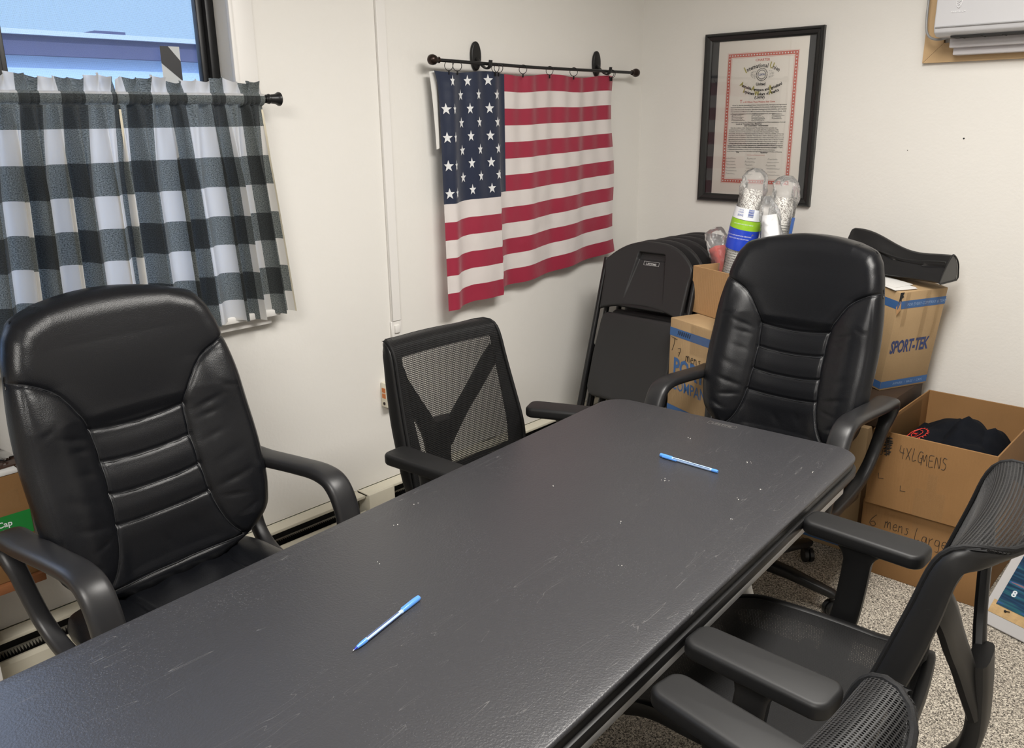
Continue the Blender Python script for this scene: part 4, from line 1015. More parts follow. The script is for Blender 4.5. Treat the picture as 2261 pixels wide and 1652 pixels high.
# ================================================================== MESH TASK CHAIR (faces local +x)
def back_surface(U, V):
    """U -1..1 across, V 0 bottom .. 1 top edge"""
    s = V
    z = smooth_interp(s, [0, .12, .3, .5, .7, .82, .88, .92, .96, 1.0], [.500, .560, .655, .765, .875, .940, .966, .974, .970, .955])
    x = smooth_interp(s, [0, .12, .3, .5, .7, .82, .88, .92, .96, 1.0], [-.195, -.188, -.198, -.228, -.258, -.275, -.292, -.316, -.346, -.372])
    hw = smooth_interp(s, [0, .05, .12, .25, .4, .6, .8, .90, .95, .98, 1.0], [.160, .205, .222, .230, .226, .217, .208, .203, .192, .170, .130])
    x = x+.020*U**2*(1-.3*V)
    return x, U*hw, z
def mesh_chair(rz_base=.2, full_weave=False):
    t = empty('mesh_task_chair', (0, 0, 0))
    nu, nv = 70, 90
    U, V = np.meshgrid(np.linspace(-.985, .985, nu), np.linspace(.004, .985, nv)); X, Y, Z = back_surface(U, V)
    P = np.stack([X, Y, Z], -1)
    Lv = np.concatenate([[0], np.cumsum(np.hypot(np.diff(X[:, nu//2]), np.diff(Z[:, nu//2])))])
    UV = np.stack([Y, np.repeat(Lv[:, None], nu, 1)], -1)
    bk = grid_mesh('back_mesh', P, UV, mats=[M_['mesh']], parent=t)
    gu = np.gradient(P, axis=1); gv = np.gradient(P, axis=0); nn0 = np.cross(gu, gv); nn0 /= np.linalg.norm(nn0, axis=2, keepdims=True)
    grid_mesh('back_lining', P-nn0*.0035, UV, mats=[M_['mesh']], parent=t)
    # rim frame with deep side rails
    ss = np.linspace(0, 1, 40); path = []; nor = []; sc = []
    def nrm(u, v):
        e = .01; a = np.array(back_surface(np.array([u+e if u < .5 else u]), np.array([v]))).ravel()-np.array(back_surface(np.array([u if u < .5 else u-e]), np.array([v]))).ravel()
        v1 = min(1, v+e); v0 = max(0, v-e)
        b = np.array(back_surface(np.array([u]), np.array([v1]))).ravel()-np.array(back_surface(np.array([u]), np.array([v0]))).ravel()
        n = np.cross(a, b); n /= np.linalg.norm(n)+1e-12
        return n
    ring_ = [(-1, v) for v in np.linspace(0, 1, 34)]+[(u, 1) for u in np.linspace(-1, 1, 16)[1:-1]]+[(1, v) for v in np.linspace(1, 0, 34)]+[(u, 0) for u in np.linspace(1, -1, 16)[1:-1]]
    for u, v in ring_:
        p = np.array(back_surface(np.array([float(u)]), np.array([float(v)]))).ravel(); n = nrm(float(u), float(v))
        path.append(p-n*.014); nor.append(n); sc.append((1, 1))
    path = np.array(path); nor = np.array(nor)
    for _ in range(2): path = .5*path+.25*(np.roll(path, 1, 0)+np.roll(path, -1, 0)); nor = .5*nor+.25*(np.roll(nor, 1, 0)+np.roll(nor, -1, 0))
    mb = MB(); n = len(path); k = 14; sec = superell(1, 1, 3.5, k); Vv = []
    for i in range(n):
        tg = path[(i+1) % n]-path[i-1]; tg /= np.linalg.norm(tg); up = nor[i]-tg*np.dot(nor[i], tg); up /= np.linalg.norm(up); side = np.cross(tg, up)
        v = ring_[i][1]; dep = .015 if v < .99 else .011; dep = dep+.008*math.exp(-((v-.5)/.35)**2)
        for a, b in sec: Vv.append(path[i]-up*(dep-.013)+side*a*.0085+up*b*dep)
    mb.add(Vv, [(i*k+j, i*k+(j+1) % k, ((i+1) % n)*k+(j+1) % k, ((i+1) % n)*k+j) for i in range(n) for j in range(k)])
    mb.build('back_frame', M_['black_plastic'], t)
    # woven edge piping just inside the rim
    mb = MB(); pp = []
    for (u, v), nn in zip(ring_, nor):
        p = np.array(back_surface(np.array([u*.985]), np.array([v*.985+.0075]))).ravel(); pp.append(p+nn*.002)
    pp = np.array(pp)
    for _ in range(2): pp = .5*pp+.25*(np.roll(pp, 1, 0)+np.roll(pp, -1, 0))
    V2 = []; k2 = 8
    for i in range(len(pp)):
        tg = pp[(i+1) % len(pp)]-pp[i-1]; tg /= np.linalg.norm(tg); up = nor[i]-tg*np.dot(nor[i], tg); up /= np.linalg.norm(up); sd = np.cross(tg, up)
        for j in range(k2): V2.append(pp[i]+.0052*(sd*math.cos(2*PI*j/k2)+up*math.sin(2*PI*j/k2)))
    mb.add(V2, [(i*k2+j, i*k2+(j+1) % k2, ((i+1) % len(pp))*k2+(j+1) % k2, ((i+1) % len(pp))*k2+j) for i in range(len(pp)) for j in range(k2)]); mb.build('edge_piping', M_['weave'], bk)
    # dense bands that frame the open mesh: rim band and Y support lying right behind the mesh
    def panel(name, pts_fn, off, m, parent, nn_=40, mm=6, th=.006):
        mb = MB()
        return mb
    mb = MB()
    def band(center, width, off=.007, m=None):
        """center: list of (u_y metres, v), width list -> ribbon on the back surface"""
        C_ = catmull([(y, v, w_) for (y, v), w_ in zip(center, width)], 8); k = 5; V1 = []; V2 = []
        for i, (y, v, w_) in enumerate(C_):
            a = C_[min(i+1, len(C_)-1)]-C_[max(i-1, 0)]; L = .50
            dy, dz = a[0], a[1]*L; q_ = math.hypot(dy, dz)+1e-9; ny, nz = -dz/q_, dy/q_
            for j in range(k):
                s = (j/(k-1)-.5)*w_; yy_ = y+ny*s; vv = min(max(v+nz*s/L, 0), 1)
                hw = abs(float(back_surface(np.array([1.0]), np.array([vv]))[1][0])); uu_ = max(-1, min(1, yy_/hw))
                x, y2, z = [float(c[0]) for c in back_surface(np.array([uu_]), np.array([vv]))]
                V1.append((x-off, y2, z)); V2.append((x-off-.008, y2, z-.001))
        n = len(C_); n0 = len(V1); F_ = []
        for i in range(n-1):
            for j in range(k-1):
                a = i*k+j; F_ += [(a, a+1, a+k+1, a+k), (n0+a+k, n0+a+k+1, n0+a+1, n0+a)]
            F_ += [(i*k, (i+1)*k, n0+(i+1)*k, n0+i*k), (i*k+k-1, n0+i*k+k-1, n0+(i+1)*k+k-1, (i+1)*k+k-1)]
        mb.add(V1+V2, F_)
    mb = MB()
    band([(-.225, .02), (-.220, .2), (-.214, .4), (-.206, .7), (-.195, .93)], [.110, .095, .072, .056, .050], .003)
    band([(.225, .02), (.220, .2), (.214, .4), (.206, .7), (.195, .93)], [.110, .095, .072, .056, .050], .003)
    band([(-.19, .855), (0, .845), (.19, .855)], [.055, .045, .055], .003); band([(-.20, .05), (0, .06), (.20, .05)], [.09, .11, .09], .003)
    mb.build('edge_band', M_['weave'], t)
    # rear spine : wide fork from the rim to under the seat
    mb = MB()
    for sg in (-1, 1):
        pf_ = catmull([(-.262, sg*.198, .885), (-.278, sg*.170, .840), (-.288, sg*.120, .770), (-.298, sg*.078, .712), (-.310, sg*.046, .655), (-.325, sg*.022, .60)], 7)
        sweep(mb, pf_, (1, 0, .1), superell(.027, .011, 3.5, 12), [(1.0+.35*abs(i/len(pf_)-.5), 1.0) for i in range(len(pf_))])
    sp_ = catmull([(-.316, 0, .69), (-.324, 0, .62), (-.326, 0, .54), (-.305, 0, .47), (-.25, 0, .415), (-.12, 0, .395)], 7)
    sweep(mb, sp_, (0, 1, 0), superell(.017, .048, 3.5, 14), [(1, 1-.2*i/len(sp_)) for i in range(len(sp_))]); mb.build('back_support', M_['black_plastic'], t)
    # seat : mesh membrane in a frame
    nu, nv = 60, 60; U2, V2 = np.meshgrid(np.linspace(-1, 1, nu), np.linspace(-1, 1, nv))
    X2 = .015+U2*.235*np.sqrt(1-.12*V2**2); Y2 = V2*.248*np.sqrt(1-.16*U2**2)
    Z2 = .495+.012*V2**2-.030*np.clip((U2-.55)/.45, 0, 1)**2+.012*np.clip((-U2-.5)/.5, 0, 1)
    st = grid_mesh('seat_mesh', np.stack([X2, Y2, Z2], -1), np.stack([X2, Y2], -1), mats=[M_['mesh_seat']], parent=t)
    idx = np.arange(nu*nv).reshape(nv, nu); rim = list(idx[0, :])+list(idx[1:, -1])+list(idx[-1, -2::-1])+list(idx[-2:0:-1, 0])
    Pf = np.stack([X2, Y2, Z2], -1).reshape(-1, 3)[rim]-np.array([0, 0, .014])
    mb = MB(); sweep(mb, Pf, (0, 0, 1), superell(.012, .017, 3.5, 12), None, closed=True); mb.build('seat_frame', M_['black_plastic'], t)
    mb = MB(); box(mb, -.20, .20, -.20, .20, .435, .455, .01, 2); box(mb, -.13, .13, -.10, .10, .37, .44, .015, 3); mb.build('mechanism', M_['black_plastic'], t)
    mb = MB(); tube(mb, [(.05, -.10, .385), (.06, -.29, .38)], .005, 8); box(mb, .045, .08, -.325, -.265, .375, .386, .004); mb.build('lever', M_['black_plastic'], t)
    # arms
    for sg in (-1, 1):
        mb = MB(); pts = rrect(-.125, .135, -.043, .043, .026, 6)
        pts = [(x, y*(1-.10*max(0, (x)/.14))) for x, y in pts]
        prism(mb, pts, -.016, .016, .009, 4); mb.build('arm_pad', M_['pad'], t, loc=(-.045, sg*.283, .700))
        mb = MB(); sweep(mb, catmull([(-.035, sg*.275, .690), (-.030, sg*.285, .62), (-.020, sg*.287, .52), (-.010, sg*.284, .46)], 6), (1, 0, 0), superell(.014, .030, 4, 14), [(1.25, 2.0), (1.15, 1.6), (1.1, 1.3), (1, 1.1), (1, 1.0)]+[(1, 1)]*14)
        sweep(mb, catmull([(-.01, sg*.284, .48), (-.01, sg*.278, .435), (-.01, sg*.22, .405), (-.01, sg*.10, .40)], 6), (1, 0, 0), superell(.013, .032, 4, 12)); mb.build('arm_post', M_['black_plastic'], t)
        mb = MB(); box(mb, -.040, -.010, sg*.30-.004, sg*.30+.004, .575, .60, .003); mb.build('height_button', M_['pad'], t)
    star_base(t, rz_base, .31)
    return t
mc = mesh_chair(); mc.location = (.880, 1.628, 0); mc.rotation_euler.z = -.03
def swivel(chair, angles):
    for o_ in chair.children:
        if o_.name.startswith('arm_pad'): o_.rotation_euler.z = angles[0] if o_.location.y < 0 else angles[1]
swivel(mc, (.10, .45))
tag(mc, 'black mesh back task chair against the flag wall, its rear frame showing through', 'chair', 'black mesh task chairs')
mr = copy_tree(mc); mr.location = (1.825, 1.415, 0); mr.rotation_euler.z = PI+.08; swivel(mr, (-.10, -.10))
tag(mr, 'black mesh task chair on the right side of the table, its seat in full view', 'chair', 'black mesh task chairs')
mr2 = copy_tree(mc); mr2.location = (1.842, .702, 0); mr2.rotation_euler.z = PI-.13; swivel(mr2, (0, 0))
tag(mr2, 'black mesh task chair nearest the camera, only one arm pad and back top showing', 'chair', 'black mesh task chairs')

# ================================================================== FOLDED PLASTIC CHAIRS
def folded_chair():
    """stands folded in the local XZ plane, front towards -y"""
    t = empty('folding_chair', (0, 0, 0))
    # back panel
    def back_y(x, z): return .028*(1-(x/.235)**2)*1.0
    nu, nv = 150, 110; P = []; U, V = np.meshgrid(np.linspace(-1, 1, nu), np.linspace(0, 1, nv))
    zt = 1.118-.115*np.abs(U)**2.6-.03*np.clip((np.abs(U)-.93)/.07, 0, 1)**2; zb = .812+.030*(1-U**2)*1.0-.005*np.abs(U)**8
    Z = zb+(zt-zb)*V; X = U*np.interp(Z, [.84, .97, 1.03], [.206, .212, .232])
    dist = np.minimum(np.minimum((1-np.abs(U))*.23, (zt-Z)), (Z-zb)); pr = np.sqrt(np.clip(1-(1-np.clip(dist/.012, 0, 1))**2, 0, 1))
    Yf = back_y(X, Z)-.012*pr-.01
    # recessed handle with tapering sides
    hwz = np.interp(Z, [.86, 1.07], [.100, .062]); inset = 1/(1+np.exp((np.abs(X)-hwz)/.0010))*1/(1+np.exp((Z-1.068)/.0010))
    depth = np.interp(Z, [.86, 1.02, 1.04, 1.045, 1.068], [0, .012, .014, .030, .030]); Yf = Yf+inset*depth
    Yb = back_y(X, Z)+.004*pr-.006
    n0 = nu*nv; idx = np.arange(n0).reshape(nv, nu); q1 = np.stack([idx[:-1, :-1], idx[:-1, 1:], idx[1:, 1:], idx[1:, :-1]], -1).reshape(-1, 4)
    rim = list(idx[0, :])+list(idx[1:, -1])+list(idx[-1, -2::-1])+list(idx[-2:0:-1, 0]); q3 = [(rim[(i+1) % len(rim)], rim[i], rim[i]+n0, rim[(i+1) % len(rim)]+n0) for i in range(len(rim))]
    A = np.concatenate([np.stack([X, Yf, Z], -1).reshape(-1, 3), np.stack([X, Yb, Z], -1).reshape(-1, 3)])
    me = bpy.data.meshes.new('backrest'); me.from_pydata(A.tolist(), [], [tuple(map(int, f)) for f in np.concatenate([q1, q1[:, ::-1]+n0])]+[tuple(map(int, f)) for f in q3]); me.update(); me.polygons.foreach_set('use_smooth', [True]*len(me.polygons))
    br = obj('backrest', me, M_['hdpe_dark'], t)
    mb = MB(); Mx = Matrix.Translation((0, .0150, 1.020)) @ Matrix.Rotation(PI/2, 4, 'X')
    add_text(mb, 'LIFETIME', .0125, Mx, 'CENTER', extrude=.0004, offset=.0002, sx=1.05)
    for a in ((-.038, .038, -.004, -.003), (-.038, .038, .0115, .0125), (-.038, -.037, -.004, .0125), (.037, .038, -.004, .0125)):
        box(mb, a[0], a[1], .0145, .0158, 1.022+a[2], 1.022+a[3])
    mb.build('nameplate', mat('pale_badge_lettering', (.45, .45, .45), .4), br, smooth=False)
    # seat
    U, V = np.meshgrid(np.linspace(-1, 1, 50), np.linspace(0, 1, 50)); Z = .43+.37*V; HWs = np.interp(V, [0, .04, .1, .5, .9, .97, 1], [.165, .190, .200, .200, .190, .182, .160]); X = U*HWs
    dist = np.minimum((1-np.abs(U))*HWs, np.minimum(Z-.428, .802-Z)); pr = np.sqrt(np.clip(1-(1-np.clip(dist/.014, 0, 1))**2, 0, 1))
    cup = .012*(1-np.clip(np.hypot(X/.17, (Z-.60)/.19), 0, 1)**2)
    Yf = .000-.014*pr+cup; Yb = .012+0*X; n0 = X.size; idx = np.arange(n0).reshape(50, 50); q1 = np.stack([idx[:-1, :-1], idx[:-1, 1:], idx[1:, 1:], idx[1:, :-1]], -1).reshape(-1, 4)
    rim = list(idx[0, :])+list(idx[1:, -1])+list(idx[-1, -2::-1])+list(idx[-2:0:-1, 0]); q3 = [(rim[(i+1) % len(rim)], rim[i], rim[i]+n0, rim[(i+1) % len(rim)]+n0) for i in range(len(rim))]
    A = np.concatenate([np.stack([X, Yf, Z], -1).reshape(-1, 3), np.stack([X, Yb, Z], -1).reshape(-1, 3)])
    me = bpy.data.meshes.new('seat'); me.from_pydata(A.tolist(), [], [tuple(map(int, f)) for f in np.concatenate([q1, q1[:, ::-1]+n0])]+[tuple(map(int, f)) for f in q3]); me.update(); me.polygons.foreach_set('use_smooth', [True]*len(me.polygons)); obj('seat', me, M_['hdpe_dark'], t)
    for sg in (-1, 1):
        mb = MB(); tube(mb, [(sg*.226, .006, 1.03), (sg*.228, .008, .6), (sg*.230, .008, .02)], .0120, 12); mb.build('leg', M_['black_metal'], t)
        mb = MB(); tube(mb, [(sg*.236, .034, .62), (sg*.236, .034, .30), (sg*.234, .034, .02)], .0110, 12); mb.build('leg', M_['black_metal'], t)
        mb = MB(); lathe(mb, [(.013, .598), (.0135, .625), (.010, .645), (.004, .652)], Matrix.Translation((sg*.236, .034, 0)), 12); mb.build('end_cap', M_['black_plastic'], t)
    mb = MB(); tube(mb, [(-.225, .012, .16), (.225, .012, .16)], .010, 10); tube(mb, [(-.225, .012, .84), (.225, .012, .84)], .010, 10); mb.build('cross_bar', M_['black_metal'], t)
    return t
fc = folded_chair(); LEAN = -.27
FCG = 'black folding chairs leaning in the corner'
lab = ['front chair of the folded black plastic stack, its seat and small nameplate facing the room', 'second folded black chair, directly behind the front one of the stack', 'third folded black chair from the front of the leaning stack',
       'third folded black chair from the back of the leaning stack', 'second folded black chair from the corner wall', 'rearmost folded black chair of the stack, touching the back wall']
for i in range(6):
    o = fc if i == 0 else copy_tree(fc)
    o.location = (.445+.004*i, 2.66+.078*i, .003); o.rotation_euler = (LEAN, 0, (-.02, .01, -.012, .008, 0, .012)[i])
    tag(o, lab[i], 'chair', FCG)

# ================================================================== BOXES
TAPEG = None
def carton(name, sx, sy, sz, m, label, cat='box', open_top=False, th=.005, group='cardboard boxes against the back wall'):
    """origin at bottom centre; returns root with body mesh"""
    t = empty(name, (0, 0, 0)); tag(t, label, cat, group)
    mb = MB(); x, y = sx/2, sy/2
    if not open_top:
        box(mb, -x, x, -y, y, 0, sz, .003, 2); body = mb.build('body', m, t)
    else:
        box(mb, -x, x, -y, -y+th, 0, sz, .0012, 1); box(mb, -x, x, y-th, y, 0, sz, .0012, 1)
        box(mb, -x, -x+th, -y+th, y-th, 0, sz, .0012, 1); box(mb, x-th, x, -y+th, y-th, 0, sz, .0012, 1); box(mb, -x+th, x-th, -y+th, y-th, 0, th)
        body = mb.build('body', m, t, smooth=False)
    return t, body
def face_m(side, x, y, z, sx, sy):
    """text frame on a carton face; x along the face from its left edge, z up"""
    if side == 'front': return frame_m((-sx/2+x, -sy/2-y, z), (1, 0, 0), (0, 0, 1))
    if side == 'right': return frame_m((sx/2+y, -sy/2+x, z), (0, 1, 0), (0, 0, 1))
    if side == 'left': return frame_m((-sx/2-y, sy/2-x, z), (0, -1, 0), (0, 0, 1))
# 1 bottom box "6 mens Large"
t, b = carton('cardboard_box', .402, .52, .275, M_['card_brown'], 'closed brown cardboard box on the floor, marked 6 mens Large'); t.location = (1.652, 3.092, 0)
mb = MB(); SQ = Matrix.Diagonal((.78, 1, 1, 1)); handwrite(mb, '6 ', .046, face_m('front', .030, .0006, .180, .402, .52)); mb.cut(); handwrite(mb, 'mens', .044, face_m('front', .082, .0006, .186, .402, .52) @ SQ, slope=-.02); mb.cut(); handwrite(mb, 'Large', .048, face_m('front', .182, .0006, .172, .402, .52) @ SQ, slope=-.0); mb.build('handwriting', M_['ink'], b)
mb = MB(); flat(mb, -.03, .10, .20, .276, -.2606); mb.build('packing_tape', M_['tape'], b, smooth=False)
# 2 open box on top
SX, SY, SZ = .385, .57, .272
t, b = carton('cardboard_box', SX, SY, SZ, M_['card_brown'], 'open brown cardboard box of dark clothing, marked 4XLG MENS', open_top=True); t.location = (1.658, 3.087, .2765)
mb = MB(); handwrite(mb, 'B', .045, face_m('front', .012, .0006, .185, SX, SY)); mb.cut(); handwrite(mb, '#', .062, face_m('front', .035, .0006, .190, SX, SY), .0018); mb.cut(); SQ = Matrix.Diagonal((.62, 1, 1, 1)); handwrite(mb, '4XLG', .046, face_m('front', .095, .0006, .190, SX, SY) @ SQ, slope=-.02); mb.cut(); handwrite(mb, 'MENS', .044, face_m('front', .165, .0006, .184, SX, SY) @ SQ, slope=.0)
for px, pz in ((.035, .10), (.11, .075)): mb.cut(); tube(mb, [tuple(face_m('front', px, .0006, pz, SX, SY) @ Vector(p)) for p in ((0, .018, 0), (.001, 0, 0), (.018, .002, 0))], .001, 5)
mb.build('handwriting', M_['ink'], b)
mb = MB(); flat(mb, -.035, .06, .0, .10, -SY/2-.0008); mb.cut(); flat(mb, .0, .03, .10, .16, -SY/2-.0008); mb.build('packing_tape', M_['tape'], b, smooth=False)
mb = MB(); mb.add([(-SX/2+.0058, -.12, .05), (-SX/2+.0058, .20, .05), (-SX/2+.0058, .20, .26), (-SX/2+.0058, -.12, .26)], [(0, 1, 2, 3)]).cut(); mb.add([(SX/2-.0058, -.05, .03), (SX/2-.0058, -.035, .03), (SX/2-.0058, -.0, .22), (SX/2-.0058, -.015, .22)], [(0, 1, 2, 3)]); mb.build('packing_tape', M_['tape'], b, smooth=False)
# folded dark garment heaps
CL = mat('black_fleece', (.006, .007, .010), .95, spec=.1, bump=[('noise', 260, .5, .002)])
def heap(cx, cy, cz, hx, hy, hz, seed, label, pk):
    rnd = np.random.RandomState(seed); n = 60
    U, V = np.meshgrid(np.linspace(-1, 1, n), np.linspace(-1, 1, n)); r = np.clip(1-np.maximum(np.abs(U), np.abs(V))**3, 0, 1)
    H = np.zeros_like(U)
    for a, b, h, s in pk: H = np.maximum(H, h*np.clip(1-np.hypot((U-a)/s, (V-b)/(s*1.3)), 0, 1)**.8)
    H = (H*.75+.35)*r**.5+.03*np.sin(U*9+V*5+seed)*r+.02*np.sin(V*17-U*6)*r
    P = np.stack([cx+U*hx, cy+V*hy, cz+H*hz], -1)
    o = grid_mesh('folded_shirt', P, None, mats=[CL]); tag(o, label, 'clothing', 'dark clothing in the open box'); return o
g1 = heap(1.605, 3.07, .425, .125, .235, .105, 1, 'black garment with red round emblem lying in the open box', [(-.1, -.5, .9, .9), (.2, .3, .9, 1.0), (.1, .8, .85, .5)])
g2 = heap(1.712, 3.025, .420, .118, .195, .150, 5, 'black peaked garment lying beside the emblem one in the open box', [(-.15, .1, 1.0, .8), (.5, .3, .75, .6), (.2, -.6, .6, .7)])
em = MB()
def hz_at(o, x, y):
    best = min(o.data.vertices, key=lambda v: (v.co.x-x)**2+(v.co.y-y)**2); return best.co.z
ex_, ey_ = 1.565, 2.945
def rp(r, a): x = ex_+r*math.cos(a)*.85; y = ey_+r*math.sin(a)*1.1; return (x, y, hz_at(g1, x, y)+.003)
for rr in (.020, .036): tube(em, [rp(rr, a) for a in np.linspace(0, 2*PI, 26, endpoint=False)], .0012, 5, closed=True)
for k in range(20): a = 2*PI*k/20; tube(em, [rp(.037, a), rp(.042, a)], .0016, 5)
for k in range(4): tube(em, [rp(.013, PI-.3+k*.1), rp(.005, PI+k*.9)], .0013, 5)
em.build('red_emblem', mat('red_emblem_print', (.55, .03, .02), .6), g1)
# 3 tan box on the floor behind the far chair, blue stripe at its foot
def stripes(b, sx, sy, rows, m=None, y=.0006, sides=('front', 'right', 'left')):
    mb = MB()
    for z0, z1 in rows:
        mb.cut()
        if 'front' in sides: mb.add([(-sx/2, -sy/2-y, z0), (sx/2, -sy/2-y, z0), (sx/2, -sy/2-y, z1), (-sx/2, -sy/2-y, z1)], [(0, 1, 2, 3)])
        if 'right' in sides: mb.add([(sx/2+y, -sy/2, z0), (sx/2+y, sy/2, z0), (sx/2+y, sy/2, z1), (sx/2+y, -sy/2, z1)], [(0, 1, 2, 3)])
        if 'left' in sides: mb.add([(-sx/2-y, sy/2, z0), (-sx/2-y, -sy/2, z0), (-sx/2-y, -sy/2, z1), (-sx/2-y, sy/2, z1)], [(0, 1, 2, 3)])
    return mb.build('blue_stripe', m or M_['bluep'], b, smooth=False)
t, b = carton('cardboard_box', .42, .46, .50, M_['card_tan'], 'tan cardboard box with a blue foot stripe, on the floor behind the far chair'); t.location = (1.20, 3.15, 0)
stripes(b, .42, .46, [(.015, .055)])
t, b = carton('cardboard_box', .44, .44, .075, M_['card_gap_shade'], 'flat box coloured dark as gap shade, sandwiched beneath the leaning torn-cornered box'); t.location = (1.215, 3.17, .501)
# 4 sports box, leaning
SX, SY, SZ = .31, .235, .385
t, b = carton('cardboard_box', SX, SY, SZ, M_['card_tan'], 'tan leaning box with navy capital lettering and a torn corner, under the portfolio')
t.location = (1.264, 3.312, .594); t.rotation_euler = (0, .115, -.42)
stripes(b, SX, SY, [(.008, .036), (.322, .352)])
NV = mat('navy_print', (.03, .05, .16), .6); mb = MB(); add_text(mb, 'SPORT-TEK', .068, face_m('right', .008, .0008, .150, SX, SY), sx=.57, offset=.0022, spacing=.95); mb.build('printed_name', NV, b, smooth=False)
mb = MB(); add_text(mb, 'FOR EVERY COMPANY & TEAM', .016, face_m('right', .045, .0010, .331, SX, SY), sx=.88); add_text(mb, 'APPAREL  /  BAGS  /  CAPS', .013, face_m('right', .06, .0010, .017, SX, SY)); mb.build('stripe_lettering', mat('pale_blue_print', (.30, .42, .62), .6), b, smooth=False)
mb = MB()
for x0, x1, z0, z1 in ((.03, .05, .255, .385), (.13, .152, .18, .385), (.195, .212, .19, .385)):
    mb.cut(); A = [face_m('right', x0, .0012, z0, SX, SY) @ Vector((0, 0, 0)), face_m('right', x1, .0012, z0, SX, SY) @ Vector((0, 0, 0)), face_m('right', x1, .0012, z1, SX, SY) @ Vector((0, 0, 0)), face_m('right', x0, .0012, z1, SX, SY) @ Vector((0, 0, 0))]; mb.add([tuple(p) for p in A], [(0, 1, 2, 3)])
mb.build('packing_tape', M_['tape'], b, smooth=False)
mb = MB(); mb.add([(SX/2+.0012, -SY/2+y_, z_) for y_, z_ in ((-.001, .3855), (.018, .3855), (.014, .374), (.019, .368), (.010, .362), (.012, .350), (.003, .356), (-.001, .340))], [tuple(range(8))]); mb.build('torn_corner', M_['dark'], b, smooth=False)
mb = MB(); mb.add([(SX/2+.001, -SY/2+.001, .352), (SX/2+.001, -SY/2+.012, .348), (SX/2+.012, -SY/2+.004, .325), (SX/2+.003, -SY/2-.001, .300), (SX/2-.004, -SY/2-.004, .33)], [(0, 1, 2, 3, 4)]); mb.build('torn_flap', M_['card_orange'], b, smooth=False)
# papers and black portfolio on it
Mtop = (Matrix.Translation(t.location) @ Matrix.Rotation(-.42, 4, 'Z') @ Matrix.Rotation(.115, 4, 'Y'))
mb = MB()
for k, (a, dx) in enumerate(((.1, 0), (-.15, .01), (.3, -.02))): box(mb, -.10, .10, -.05, .05, .3865+k*.002, .388+k*.002, M=Mtop @ Matrix.Translation((.03+dx, -.068, 0)) @ Matrix.Rotation(a*.5, 4, 'Z'))
tag(mb.build('loose_papers', M_['paper'], None, smooth=False), 'white papers lying on the torn-cornered box under the portfolio', 'papers')
LV = mat('black_vinyl', (.012, .012, .013), .22, bump=[('noise', 300, .1, .001)])
mb = MB(); A = []; sec0 = [(-.045, .0), (.045, .0), (.055, .015), (.05, .055), (.02, .078), (-.03, .085), (-.058, .07), (-.06, .01)]
# soft roll: profile in (depth, height) swept along its length with wavy top
nL = 40; V = []; Lg = .40; k = 20
sec = [tuple(p) for p in catmull([(.056, .0), (.060, .030), (.046, .058), (.012, .080), (-.008, .078), (-.046, .040), (-.062, .018), (-.060, .0)], 3, closed=True)]; sec = [(d, max(0, h)) for d, h in sec]; k = len(sec)
for i in range(nL):
    s = i/(nL-1); w_ = math.sin(s*7+.4)*.010*(s > .0)-.010*s
    for d, h in sec:
        hh = h*(1.28-.42*s)+(w_ if h > .04 else 0); V.append(((s-.5)*Lg, d*(1.0+.1*math.sin(s*5)), hh*1.40))
mb.add(V, [(i*k+j, i*k+(j+1) % k, (i+1)*k+(j+1) % k, (i+1)*k+j) for i in range(nL-1) for j in range(k)]+[tuple(range(k))[::-1], tuple((nL-1)*k+j for j in range(k))])
Mp = Matrix.Translation((1.305, 3.325, .990)) @ Matrix.Rotation(-.16, 4, 'Z') @ Matrix.Rotation(.02, 4, 'Y')
pf = mb.xf(Mp).build('portfolio_case', LV, None, angle=.9); tag(pf, 'black vinyl portfolio case lying on the torn-cornered box against the wall', 'portfolio')
mb = MB(); tube(mb, [tuple(Mp @ Vector((Lg/2+.001, d*1.02, h*.86*1.40))) for d, h in sec], .003, 6, closed=True); mb.build('zip_edge', M_['black_plastic'], pf)
mb = MB(); tube(mb, catmull([tuple(Mp @ Vector(((s-.5)*Lg, -.045, .060*(1.28-.42*s)+math.sin(s*7+.4)*.010+.016))) for s in np.linspace(0, 1, 12)], 4), .0035, 6); mb.build('top_seam', M_['black_plastic'], pf)
# 5 supporting box and PORT & COMPANY box with plain small box of cups
rz5 = -.40
t, b = carton('cardboard_box', .26, .24, .405, M_['card_tan'], 'tan cardboard box almost hidden behind the table, under the large blue lettered box'); t.location = (.826, 2.842, 0); t.rotation_euler.z = -.36
SX, SY, SZ = .26, .24, .415
t, b = carton('cardboard_box', SX, SY, SZ, M_['card_tan'], 'tan box with blue stripes and large blue lettering beside the folded chairs'); t.location = (.664+.13*math.cos(.36)+.12*math.sin(.36), 2.775-.13*math.sin(.36)+.12*math.cos(.36), .408); t.rotation_euler.z = -.36
stripes(b, SX, SY, [(.030, .062), (.345, .378)])
mb = MB(); add_text(mb, 'PORT &', .094, face_m('front', .030, .0009, .195, SX, SY), sx=.80, offset=.003)
add_text(mb, 'COMPANY', .064, face_m('front', .022, .0009, .132, SX, SY), sx=.78, offset=.0004); mb.build('printed_name', M_['bluep'], b, smooth=False)
mb = MB(); handwrite(mb, 'T', .055, face_m('front', .012, .0008, .285, SX, SY), .0012); mb.cut(); handwrite(mb, '7', .034, face_m('front', .055, .0012, .270, SX, SY), .001); mb.cut(); handwrite(mb, 'mens', .038, face_m('front', .105, .0012, .262, SX, SY), .001); mb.cut()
tube(mb, catmull([tuple(face_m('front', .05+i*.006, .0012, .355+(.018 if i % 2 else 0), SX, SY) @ Vector((0, 0, 0))) for i in range(14)], 3), .0009, 5); mb.build('handwriting', M_['ink'], b)
